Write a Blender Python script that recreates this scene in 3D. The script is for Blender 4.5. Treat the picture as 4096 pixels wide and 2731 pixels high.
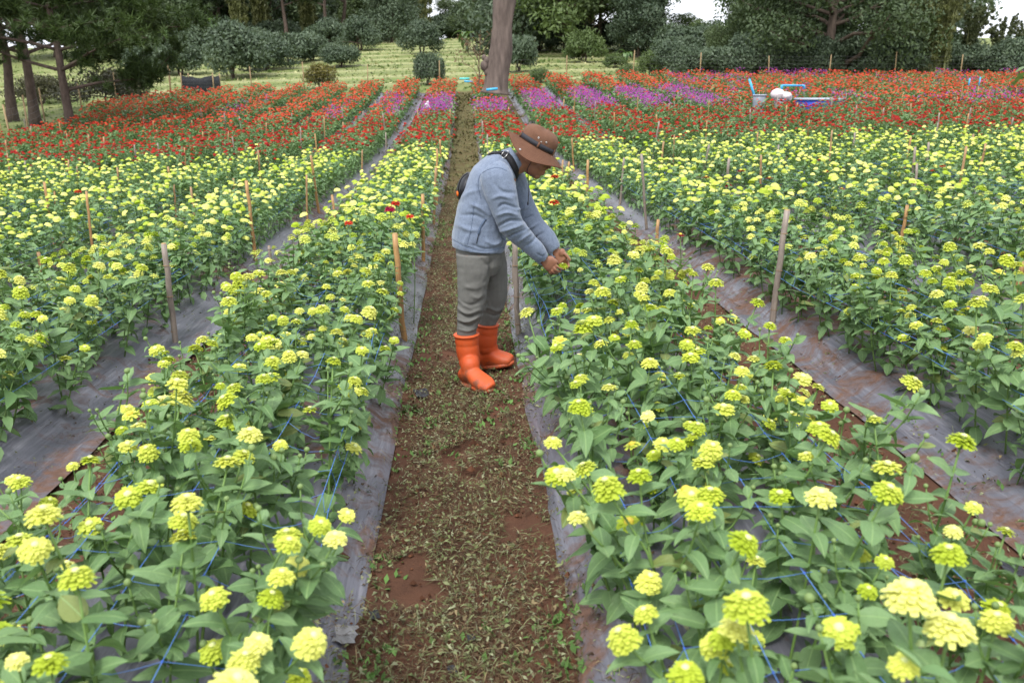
import bpy, bmesh, math, random
import numpy as np
from mathutils import Vector, Matrix, Euler
from mathutils.bvhtree import BVHTree

R = math.radians
for o in list(bpy.data.objects):
    bpy.data.objects.remove(o)
scene = bpy.context.scene
COL = scene.collection
rng = np.random.default_rng(11)
random.seed(11)

# ------------------------------------------------------------------ camera
FOCAL, PITCH, YAW, CAM_H = 30.0, 16.2, 3.03, 1.6
cam_data = bpy.data.cameras.new('camera')
cam_data.lens = FOCAL
cam_data.sensor_width = 36.0
cam_data.clip_start = 0.05
cam_data.clip_end = 3000
cam_data.dof.use_dof = True
cam_data.dof.focus_distance = 4.95
cam_data.dof.aperture_fstop = 4.0
cam = bpy.data.objects.new('camera', cam_data)
COL.objects.link(cam)
cam.location = (0, 0, CAM_H)
cam.rotation_euler = (R(90 - PITCH), 0, R(-YAW))
scene.camera = cam

# ------------------------------------------------------------------ overcast sky and sun
SUN_EL, SUN_AZ = 58.0, 205.0      # high, behind the photographer's left shoulder
world = bpy.data.worlds.new('World')
scene.world = world
world.use_nodes = True
wn = world.node_tree.nodes
wl = world.node_tree.links
bg = wn['Background']
sky = wn.new('ShaderNodeTexSky')
sky.sky_type = 'NISHITA'
sky.sun_disc = False
sky.sun_elevation = R(SUN_EL)
sky.sun_rotation = R(SUN_AZ)
sky.air_density = 1.0
sky.dust_density = 4.0
sky.ozone_density = 1.0
hsv = wn.new('ShaderNodeHueSaturation')
hsv.inputs['Saturation'].default_value = 0.22
wl.new(sky.outputs[0], hsv.inputs['Color'])
cloud = wn.new('ShaderNodeMix')
cloud.data_type = 'RGBA'
cloud.inputs[0].default_value = 0.72          # the closed cloud layer
cloud.inputs[7].default_value = (7.6, 7.9, 8.6, 1)
wl.new(hsv.outputs[0], cloud.inputs[6])
wl.new(cloud.outputs[2], bg.inputs['Color'])
bg.inputs['Strength'].default_value = 0.12

sun_data = bpy.data.lights.new('sun', 'SUN')
sun_data.energy = 1.5
sun_data.angle = R(16)
sun_data.color = (1.0, 0.97, 0.93)
sun = bpy.data.objects.new('sun', sun_data)
COL.objects.link(sun)
_az = R(SUN_AZ)
_d = Vector((math.sin(_az) * math.cos(R(SUN_EL)), math.cos(_az) * math.cos(R(SUN_EL)), math.sin(R(SUN_EL))))
sun.rotation_euler = (-_d).to_track_quat('-Z', 'Y').to_euler()

scene.view_settings.view_transform = 'Standard'
scene.view_settings.look = 'None'
scene.view_settings.exposure = 1.12
scene.view_settings.gamma = 1.0
scene.view_settings.use_curve_mapping = False
scene.render.engine = 'CYCLES'
scene.cycles.use_denoising = True
scene.cycles.max_bounces = 6
scene.cycles.transparent_max_bounces = 4

# ------------------------------------------------------------------ measuring helpers (photo pixels -> places in the field)
_ROT = np.array(cam.rotation_euler.to_matrix())
FPX = 4096 * FOCAL / 36.0
CAMP = np.array([0, 0, CAM_H])

def ray(px, py):
    d = _ROT @ np.array([(px - 2048) / FPX, (1365.5 - py) / FPX, -1.0])
    return d

def at(px, py, Y):
    d = ray(px, py)
    return CAMP + d * (Y / d[1])

def x_at(dx, Y):
    """X of a thing seen at display column dx (2352 wide) standing Y metres out."""
    return float(at(dx * 1.7415, 374, Y)[0])

def project(p):
    q = _ROT.T @ (np.asarray(p, float) - CAMP)
    return 2048 + FPX * q[0] / -q[2], 1365.5 - FPX * q[1] / -q[2], -q[2]

# ------------------------------------------------------------------ value noise
def _hash(i, j, s):
    h = (i * 374761393 + j * 668265263 + s * 1442695041) & 0xffffffff
    h = ((h ^ (h >> 13)) * 1274126177) & 0xffffffff
    return ((h ^ (h >> 16)) & 0xffff) / 65535.0

def vnoise(x, y, s=0):
    x = np.asarray(x, float); y = np.asarray(y, float)
    i = np.floor(x).astype(np.int64); j = np.floor(y).astype(np.int64)
    u = x - i; v = y - j
    u = u * u * (3 - 2 * u); v = v * v * (3 - 2 * v)
    a = _hash(i, j, s); b = _hash(i + 1, j, s); c = _hash(i, j + 1, s); d = _hash(i + 1, j + 1, s)
    return (a * (1 - u) + b * u) * (1 - v) + (c * (1 - u) + d * u) * v

def fbm(x, y, s=0, o=3):
    t = 0; a = 0.5
    for k in range(o):
        t = t + a * vnoise(np.asarray(x) * 2 ** k, np.asarray(y) * 2 ** k, s + k)
        a *= 0.5
    return t

def sstep(a, b, x):
    t = np.clip((np.asarray(x, float) - a) / (b - a), 0, 1)
    return t * t * (3 - 2 * t)

# ------------------------------------------------------------------ the lie of the land
_ty = np.linspace(-50, 900, 9501)
_ts = np.interp(_ty, [-50, 13, 29, 41, 55, 95, 112], [0, 0, .08, .085, .10, .10, 0])
_tz = np.cumsum(_ts) * 0.1
_tz -= np.interp(0, _ty, _tz)
_tx = np.linspace(-600, 600, 12001)
_xs = np.interp(_tx, [-600, -40, -18, 4, 9, 14], [0, 0, .038, .038, .010, 0])
_xz = np.cumsum(_xs) * 0.1
_xz -= np.interp(0, _tx, _xz)
BED0, PITCH_X = 0.795, 1.65
FIELD_R, FIELD_END = 27.0, 41.5
def field_l(y): return np.interp(y, [0, 27, 36, 42], [-12.6, -12.8, -14.8, -13.6])
BEDS = [k for k in range(-9, 16)]
def bed_x(k): return BED0 + PITCH_X * k

def base_z(x, y):
    return np.interp(y, _ty, _tz) + np.interp(x, _tx, _xz)

def in_field(x, y):
    return sstep(-.5, .3, np.asarray(x, float) - field_l(y)) * (1 - sstep(FIELD_R - .3, FIELD_R + .3, x)) * (1 - sstep(FIELD_END - .2, FIELD_END + .5, y))

def bed_dx(x):
    return (np.asarray(x, float) - BED0 + PITCH_X / 2) % PITCH_X - PITCH_X / 2

def mound(dx):
    return 0.13 * (1 - sstep(.31, .52, np.abs(dx)))

def soil_z(x, y):
    x = np.asarray(x, float); y = np.asarray(y, float)
    f = in_field(x, y)
    dx = bed_dx(x)
    near = 1 - sstep(10, 18, y)
    rough = (fbm(x * 2.3, y * 2.0, 3) - .45) * .05 + (fbm(x * 9, y * 8, 9) - .45) * .028 * near
    dip = -.018 * np.cos(np.clip((PITCH_X / 2 - np.abs(dx)) / .36, 0, 1) * math.pi) * 1.0
    hay = .10 * hay_band(x, y)
    return base_z(x, y) + f * (mound(dx) + dip * (np.abs(dx) > .46)) + rough + hay

def hay_band(x, y):
    x = np.asarray(x, float); y = np.asarray(y, float)
    m = sstep(43, 46, y) * (1 - sstep(98, 108, y)) * sstep(-34, -26, x) * (1 - sstep(24, 32, x))
    ph = (y + 1.6 * (fbm(x * .12, y * .05, 21) - .5) + .05 * x) / 5.2
    w = np.abs((ph % 1.0) - .5) * 2
    return m * sstep(.55, .95, w) * (.55 + .45 * fbm(x * .9, y * .9, 5))

# ------------------------------------------------------------------ object helpers
def tag(o, label=None, cat=None, group=None, kind=None):
    if label: o['label'] = label
    if cat: o['category'] = cat
    if group: o['group'] = group
    if kind: o['kind'] = kind
    return o

def link(name, data, parent=None, m=None):
    o = bpy.data.objects.new(name, data)
    COL.objects.link(o)
    if parent is not None: o.parent = parent
    if m is not None: o.matrix_local = m if isinstance(m, Matrix) else Matrix(m)
    return o

def empty(name, loc=(0, 0, 0), rz=0):
    o = bpy.data.objects.new(name, None)
    o.empty_display_size = .05
    COL.objects.link(o)
    o.location = loc
    o.rotation_euler = (0, 0, rz)
    return o

def mesh_np(name, V, F, mats=(), mi=None, smooth=True, tint=None, tris=True):
    """triangles (or quads) from arrays; tint = per-vertex rgb"""
    V = np.asarray(V, np.float32); F = np.asarray(F, np.int32)
    me = bpy.data.meshes.new(name)
    n = F.shape[1]
    me.vertices.add(len(V)); me.vertices.foreach_set('co', V.ravel())
    me.loops.add(F.size); me.loops.foreach_set('vertex_index', F.ravel())
    me.polygons.add(len(F))
    me.polygons.foreach_set('loop_start', np.arange(0, F.size, n, dtype=np.int32))
    for m in (mats if isinstance(mats, (list, tuple)) else [mats]):
        me.materials.append(m)
    if mi is not None:
        me.polygons.foreach_set('material_index', np.asarray(mi, np.int32))
    me.polygons.foreach_set('use_smooth', np.full(len(F), smooth, bool))
    me.update(calc_edges=True)
    if tint is not None:
        a = me.attributes.new('tint', 'FLOAT_COLOR', 'POINT')
        c = np.ones((len(V), 4), np.float32); c[:, :3] = tint
        a.data.foreach_set('color', c.ravel())
    return me

class MB:
    """collects vertices and faces (any size) for one mesh"""
    def __init__(self): self.v = []; self.f = []; self.m = []
    def add(self, V, F, m=0):
        o = len(self.v)
        self.v.extend([tuple(map(float, p)) for p in V])
        for f in F:
            self.f.append(tuple(int(i) + o for i in f)); self.m.append(m)
        return self
    def box(self, c, s, rot=None, m=0):
        P = np.array([[x, y, z] for x in (-.5, .5) for y in (-.5, .5) for z in (-.5, .5)]) * np.array(s)
        if rot is not None: P = P @ np.array(rot).T
        return self.add(P + np.array(c), [(0, 1, 3, 2), (4, 6, 7, 5), (0, 4, 5, 1), (2, 3, 7, 6), (0, 2, 6, 4), (1, 5, 7, 3)], m)
    def tube(self, pts, rad, n=8, cap=True, m=0, ell=None):
        V, F = tube(pts, rad, n, cap, ell)
        return self.add(V, F, m)
    def mesh(self, name, mats, smooth=True):
        me = bpy.data.meshes.new(name)
        me.from_pydata(self.v, [], self.f)
        for x in (mats if isinstance(mats, (list, tuple)) else [mats]): me.materials.append(x)
        me.polygons.foreach_set('material_index', self.m)
        me.polygons.foreach_set('use_smooth', [smooth] * len(self.f))
        me.update()
        return me
    def build(self, name, mats, parent=None, smooth=True):
        return link(name, self.mesh(name, mats, smooth), parent)

def frames(P):
    P = np.asarray(P, float)
    T = np.gradient(P, axis=0)
    T /= np.linalg.norm(T, axis=1)[:, None] + 1e-9
    ref = np.array([0, 1., 0]) if abs(T[0][1]) < .9 else np.array([1., 0, 0])
    N = []
    for t in T:
        n = ref - t * np.dot(ref, t); n /= np.linalg.norm(n) + 1e-9
        N.append(n); ref = n
    N = np.array(N)
    return T, N, np.cross(T, N)

def tube(pts, rad, n=8, cap=True, ell=None):
    """swept tube; ell = per-ring (along N, along B) radii instead of rad"""
    P = np.asarray(pts, float)
    T, N, B = frames(P)
    if ell is None:
        r = np.broadcast_to(np.asarray(rad, float), (len(P),)); ell = np.stack([r, r], 1)
    ell = np.asarray(ell, float)
    a = np.arange(n) * 2 * math.pi / n
    V = (P[:, None] + N[:, None] * (np.cos(a)[None, :, None] * ell[:, 0, None, None]) + B[:, None] * (np.sin(a)[None, :, None] * ell[:, 1, None, None])).reshape(-1, 3)
    F = []
    for i in range(len(P) - 1):
        for j in range(n):
            k = (j + 1) % n
            F.append((i * n + j, i * n + k, (i + 1) * n + k, (i + 1) * n + j))
    V = list(V)
    if cap:
        c0 = len(V); V.append(P[0]); V.append(P[-1])
        b = (len(P) - 1) * n
        for j in range(n):
            k = (j + 1) % n
            F.append((c0, k, j)); F.append((c0 + 1, b + j, b + k))
    return V, F

def tri(F):
    out = []
    for f in F:
        for i in range(1, len(f) - 1): out.append((f[0], f[i], f[i + 1]))
    return np.array(out, np.int32).reshape(-1, 3)

def ellipsoid(c, r, rot=None, n=14, m=9):
    V = []; F = []
    for i in range(1, m):
        th = math.pi * i / m
        for j in range(n):
            ph = 2 * math.pi * j / n
            V.append((math.sin(th) * math.cos(ph), math.sin(th) * math.sin(ph), math.cos(th)))
    V.append((0, 0, 1)); V.append((0, 0, -1))
    for i in range(m - 2):
        for j in range(n):
            k = (j + 1) % n
            F.append((i * n + j, (i + 1) * n + j, (i + 1) * n + k, i * n + k))
    t = len(V) - 2
    for j in range(n):
        k = (j + 1) % n
        F.append((t, j, k)); F.append((t + 1, (m - 2) * n + k, (m - 2) * n + j))
    V = np.array(V) * np.array(r)
    if rot is not None: V = V @ np.array(rot).T
    return V + np.array(c), F

def smooth_path(P, n):
    """Catmull-Rom resample"""
    P = np.asarray(P, float)
    Q = np.vstack([2 * P[0] - P[1], P, 2 * P[-1] - P[-2]])
    out = []
    t = np.linspace(0, len(P) - 1 - 1e-6, n)
    for s in t:
        i = int(s); u = s - i
        a, b, c, d = Q[i], Q[i + 1], Q[i + 2], Q[i + 3]
        out.append(.5 * (2 * b + (c - a) * u + (2 * a - 5 * b + 4 * c - d) * u * u + (3 * b - a - 3 * c + d) * u ** 3))
    return np.array(out)

# ------------------------------------------------------------------ materials
def new_mat(name):
    m = bpy.data.materials.new(name); m.use_nodes = True
    nt = m.node_tree
    return m, nt, nt.nodes['Principled BSDF'], nt.nodes['Material Output']

def N(nt, typ, **kw):
    n = nt.nodes.new(typ)
    for k, v in kw.items(): setattr(n, k, v)
    return n

def mixc(nt, fac, a, b, blend='MIX'):
    n = N(nt, 'ShaderNodeMix', data_type='RGBA', blend_type=blend)
    for s, v in ((0, fac), (6, a), (7, b)):
        if hasattr(v, 'is_output') or isinstance(v, bpy.types.NodeSocket): nt.links.new(v, n.inputs[s])
        elif s == 0: n.inputs[0].default_value = v
        else: n.inputs[s].default_value = (*v, 1)
    return n.outputs[2]

def noise(nt, scale, detail=4, rough=.6, vec=None, dist=0):
    n = N(nt, 'ShaderNodeTexNoise')
    n.inputs['Scale'].default_value = scale; n.inputs['Detail'].default_value = detail
    n.inputs['Roughness'].default_value = rough; n.inputs['Distortion'].default_value = dist
    if vec is not None: nt.links.new(vec, n.inputs['Vector'])
    return n.outputs['Fac']

def ramp(nt, fac, stops):
    n = N(nt, 'ShaderNodeValToRGB')
    e = n.color_ramp.elements
    while len(e) < len(stops): e.new(.5)
    for el, (p, c) in zip(e, stops):
        el.position = p; el.color = (*c, 1) if len(c) == 3 else c
    nt.links.new(fac, n.inputs[0])
    return n.outputs[0]

def objvec(nt, scale=(1, 1, 1), kind='Object'):
    tc = N(nt, 'ShaderNodeTexCoord'); mp = N(nt, 'ShaderNodeMapping')
    mp.inputs['Scale'].default_value = scale
    nt.links.new(tc.outputs[kind], mp.inputs['Vector'])
    return mp.outputs[0]

def bump(nt, bs, height, strength=.3, dist=.01):
    b = N(nt, 'ShaderNodeBump')
    b.inputs['Strength'].default_value = strength; b.inputs['Distance'].default_value = dist
    nt.links.new(height, b.inputs['Height']); nt.links.new(b.outputs[0], bs.inputs['Normal'])

def simple(name, col, rough=.6, spec=.4, var=.25, scale=8, bmp=0, metal=0, kind='Object', vscale=(1, 1, 1)):
    """base colour with a procedural mottling"""
    m, nt, bs, out = new_mat(name)
    v = objvec(nt, vscale, kind)
    f = noise(nt, scale, 5, .65, v)
    c = np.array(col)
    nt.links.new(ramp(nt, f, [(.25, tuple(c * (1 - var))), (.75, tuple(np.minimum(c * (1 + var), 1)))]), bs.inputs['Base Color'])
    bs.inputs['Roughness'].default_value = rough
    bs.inputs['Specular IOR Level'].default_value = spec
    bs.inputs['Metallic'].default_value = metal
    if bmp: bump(nt, bs, noise(nt, scale * 4, 4, .6, v), bmp, .01)
    return m

def leafy(name, dark, light, rough=.5, spec=.35, trans=.25, source='object', tier=False, veins=False):
    """leaf / petal: colour spread by object random or by a tint attribute, some light let through"""
    m, nt, bs, out = new_mat(name)
    if source == 'object':
        oi = N(nt, 'ShaderNodeObjectInfo')
        fac = oi.outputs['Random']
        if tier:                                    # inner petals are paler than outer ones
            a = N(nt, 'ShaderNodeAttribute', attribute_name='tint')
            mm = N(nt, 'ShaderNodeMath', operation='MULTIPLY_ADD'); nt.links.new(a.outputs['Fac'], mm.inputs[0]); mm.inputs[1].default_value = .45
            nt.links.new(fac, mm.inputs[2]); m2 = N(nt, 'ShaderNodeMath', operation='MULTIPLY'); nt.links.new(mm.outputs[0], m2.inputs[0]); m2.inputs[1].default_value = .72
            fac = m2.outputs[0]
        c = mixc(nt, fac, dark, light)
        f = noise(nt, 18 if not veins else 5, 4, .65, objvec(nt))
        c = mixc(nt, .3, c, mixc(nt, f, dark, light))
        if veins:
            tc = N(nt, 'ShaderNodeTexCoord'); sp = N(nt, 'ShaderNodeSeparateXYZ'); nt.links.new(tc.outputs['Object'], sp.inputs[0])
            ab = N(nt, 'ShaderNodeMath', operation='ABSOLUTE'); nt.links.new(sp.outputs[1], ab.inputs[0])
            rib = ramp(nt, ab.outputs[0], [(.0, (1, 1, 1)), (.022, (0, 0, 0))])
            sp_ = noise(nt, 9, 5, .75, tc.outputs['Object'], .5)
            c = mixc(nt, ramp(nt, sp_, [(.60, (0, 0, 0)), (.72, (.5, .5, .5))]), c, (.24, .25, .15))      # mildew and dust
            wn_ = N(nt, 'ShaderNodeMath', operation='GREATER_THAN'); nt.links.new(oi.outputs['Random'], wn_.inputs[0]); wn_.inputs[1].default_value = .97
            c = mixc(nt, wn_.outputs[0], c, (.20, .25, .07))      # a few yellowing leaves
            c = mixc(nt, rib, c, tuple(np.array(light) * np.array([1.25, 1.2, 1.1])))
            mp = N(nt, 'ShaderNodeMapping'); mp.inputs['Scale'].default_value = (7, 26, 1); nt.links.new(tc.outputs['Object'], mp.inputs['Vector'])
            bump(nt, bs, noise(nt, 1, 3, .6, mp.outputs[0]), .35, .05)
    else:
        a = N(nt, 'ShaderNodeAttribute', attribute_name='tint')
        c = a.outputs['Color']
    nt.links.new(c, bs.inputs['Base Color'])
    bs.inputs['Roughness'].default_value = rough
    bs.inputs['Specular IOR Level'].default_value = spec
    if trans:
        tr = N(nt, 'ShaderNodeBsdfTranslucent')
        nt.links.new(mixc(nt, 1.0, c, (1.0, 1.0, .55), 'MULTIPLY'), tr.inputs['Color'])
        mx = N(nt, 'ShaderNodeMixShader'); mx.inputs[0].default_value = trans
        nt.links.new(bs.outputs[0], mx.inputs[1]); nt.links.new(tr.outputs[0], mx.inputs[2])
        nt.links.new(mx.outputs[0], out.inputs['Surface'])
    return m
# ================================================================== THE SETTING: one sheet of ground
def ground_material():
    m, nt, bs, out = new_mat('red_soil_and_meadow')
    geo = N(nt, 'ShaderNodeNewGeometry')
    P = geo.outputs['Position']
    att = N(nt, 'ShaderNodeAttribute', attribute_name='tint')      # r = tilled soil, g = cut hay, b = grown-over path
    sep = N(nt, 'ShaderNodeSeparateColor'); nt.links.new(att.outputs['Color'], sep.inputs[0])
    n1 = noise(nt, 3.0, 6, .65, P); n2 = noise(nt, 28, 5, .7, P); n3 = noise(nt, .35, 5, .6, P)
    soil = ramp(nt, n1, [(.3, (.056, .028, .018)), (.55, (.102, .048, .029)), (.75, (.15, .068, .040))])
    soil = mixc(nt, ramp(nt, n2, [(.35, (0, 0, 0)), (.7, (1, 1, 1))]), soil, (.095, .046, .028))
    over = ramp(nt, noise(nt, 9, 6, .7, P), [(.3, (.085, .050, .028)), (.5, (.105, .085, .035)), (.7, (.13, .135, .05))])
    soil = mixc(nt, sep.outputs[2], soil, over)
    grass = ramp(nt, noise(nt, 1.2, 8, .75, P), [(.3, (.075, .105, .030)), (.5, (.135, .165, .052)), (.7, (.21, .22, .085))])
    grass = mixc(nt, ramp(nt, n3, [(.4, (0, 0, 0)), (.65, (.7, .7, .7))]), grass, (.20, .215, .085))
    hay = ramp(nt, noise(nt, 2.5, 7, .75, P), [(.3, (.25, .26, .115)), (.7, (.40, .39, .21))])
    grass = mixc(nt, sep.outputs[1], grass, hay)
    c = mixc(nt, sep.outputs[0], grass, soil)
    nt.links.new(c, bs.inputs['Base Color'])
    bs.inputs['Roughness'].default_value = .9
    bs.inputs['Specular IOR Level'].default_value = .15
    bump(nt, bs, noise(nt, 45, 6, .75, P), .6, .02)
    return m

def build_ground():
    xs = np.concatenate([-np.geomspace(500, 20, 26), np.arange(-19.8, -7, .19), np.arange(-7, 7, .075), np.arange(7, 28, .20), np.geomspace(28.3, 500, 26)])
    ys = np.concatenate([-np.geomspace(60, 3.2, 8), np.arange(-3, 12, .1), np.arange(12, 45, .45), np.arange(45, 112, .8), np.geomspace(113, 800, 24)])
    X, Y = np.meshgrid(xs, ys)
    Z = soil_z(X, Y)
    V = np.stack([X, Y, Z], -1).reshape(-1, 3)
    nx, ny = len(xs), len(ys)
    i = np.arange(nx * ny).reshape(ny, nx)
    F = np.stack([i[:-1, :-1], i[:-1, 1:], i[1:, 1:], i[1:, :-1]], -1).reshape(-1, 4)
    x, y = V[:, 0], V[:, 1]
    t = np.zeros((len(V), 3))
    t[:, 0] = in_field(x, y)
    t[:, 1] = hay_band(x, y)
    t[:, 2] = sstep(9, 19, y + 3 * (fbm(x, y, 4) - .5)) * (1 - (np.abs(bed_dx(x)) < .5))
    me = mesh_np('ground', V, F, [ground_material()], tint=t)
    tag(link('ground', me), 'red soil field with a mown green hillside behind it', kind='structure')
build_ground()

# ------------------------------------------------------------------ silver plastic mulch film, one length per bed
def film_material():
    m, nt, bs, out = new_mat('silver_mulch_film')
    geo = N(nt, 'ShaderNodeNewGeometry'); P = geo.outputs['Position']
    mp = N(nt, 'ShaderNodeMapping'); mp.inputs['Scale'].default_value = (60, 3.0, 20); nt.links.new(P, mp.inputs['Vector'])
    streak = noise(nt, 1.0, 4, .6, mp.outputs[0])
    film = ramp(nt, noise(nt, 2.0, 4, .6, P), [(.3, (.072, .072, .092)), (.7, (.118, .117, .142))])
    film = mixc(nt, ramp(nt, streak, [(.5, (0, 0, 0)), (.68, (.55, .55, .55))]), film, (.22, .215, .24))
    dirt = noise(nt, 5.5, 7, .72, P, .6)
    att = N(nt, 'ShaderNodeAttribute', attribute_name='tint')
    sep = N(nt, 'ShaderNodeSeparateColor'); nt.links.new(att.outputs['Color'], sep.inputs[0])
    ad = N(nt, 'ShaderNodeMath', operation='ADD'); nt.links.new(dirt, ad.inputs[0]); nt.links.new(sep.outputs[0], ad.inputs[1])
    mask = ramp(nt, ad.outputs[0], [(.53, (0, 0, 0)), (.70, (1, 1, 1))])
    soil = ramp(nt, noise(nt, 30, 4, .7, P), [(.3, (.07, .036, .024)), (.7, (.15, .075, .045))])
    nt.links.new(mixc(nt, mask, film, soil), bs.inputs['Base Color'])
    rr = N(nt, 'ShaderNodeMapRange'); nt.links.new(mask, rr.inputs[0])
    rr.inputs[3].default_value = .30; rr.inputs[4].default_value = .9
    nt.links.new(rr.outputs[0], bs.inputs['Roughness'])
    bs.inputs['Specular IOR Level'].default_value = .6
    mp2 = N(nt, 'ShaderNodeMapping'); mp2.inputs['Scale'].default_value = (45, 2.2, 15); nt.links.new(P, mp2.inputs['Vector'])
    bump(nt, bs, noise(nt, 1.0, 5, .65, mp2.outputs[0], .3), .45, .012)
    return m
FILM = film_material()
def ordinal(n):
    return '%d%s' % (n, 'th' if 10 <= n % 100 <= 20 else {1: 'st', 2: 'nd', 3: 'rd'}.get(n % 10, 'th'))
ORD = {1: 'first', 2: 'second', 3: 'third', 4: 'fourth', 5: 'fifth', 6: 'sixth', 7: 'seventh', 8: 'eighth', 9: 'ninth', 10: 'tenth',
       11: 'eleventh', 12: 'twelfth', 13: 'thirteenth', 14: 'fourteenth', 15: 'fifteenth', 16: 'sixteenth'}
def bed_short(k):
    return ('%s bed right of path' % ORD[k + 1]) if k >= 0 else ('%s bed left of path' % ORD[-k])
def bed_phrase(k):
    return ('the %s bed right of the path' % ORD[k + 1]) if k >= 0 else ('the %s bed left of the path' % ORD[-k])

for k in BEDS:
    near = -3 <= k <= 2
    us = np.linspace(-.5, .5, 27 if near else 13)
    vs = np.concatenate([np.arange(-.6, 12, .1 if near else .3), np.arange(12, FIELD_END - .1, .5)])
    U, Vv = np.meshgrid(us, vs)
    xc = bed_x(k)
    edge = sstep(.36, .5, np.abs(U))
    wig = (fbm(Vv * .9, U * 0 + k * 7.3 + np.sign(U) * 3, 31) - .45) * .05 * edge
    el, er = (.58 if k >= 1 else .5), (.70 if k <= -2 else .5)
    X = xc + np.where(U < 0, U * el, U * er) / .5 + np.sign(U) * wig
    dxx = X - xc
    Z = base_z(X, Vv) + mound(dxx) + .012 + .022 * sstep(.45, .52, np.abs(dxx))
    Z += (fbm(X * 30, Vv * 1.5, 41 + k) - .45) * .016 * sstep(.2, .4, np.abs(U))          # long creases
    Z += (fbm(X * 6, Vv * 3.0, 43 + k) - .45) * .014 + .006
    Z += .022 * np.exp(-((np.abs(U) - .462) / .014) ** 2) * (fbm(Vv * .6, U * 0 + k, 51) > .42)  # folded edge
    Z -= .03 * sstep(.47, .5, np.abs(U)) * fbm(Vv * 2.2, U * 0 + k * 3 + np.sign(U), 47)
    V = np.stack([X, Vv, Z], -1).reshape(-1, 3)
    i = np.arange(len(V)).reshape(U.shape)
    F = np.stack([i[:-1, :-1], i[:-1, 1:], i[1:, 1:], i[1:, :-1]], -1).reshape(-1, 4)
    t = np.zeros((len(V), 3))
    t[:, 0] = ((fbm(V[:, 0] * 1.3, V[:, 1] * .9, 61) - .42) * .6 + .09 * sstep(.3, .5, np.abs(U)).ravel())
    o = link('mulch_film', mesh_np('mulch_film', V, F, [FILM], tint=t))
    tag(o, 'silver grey plastic mulch film with soil smears over ' + bed_phrase(k), 'mulch film', 'mulch films over the beds')

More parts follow.
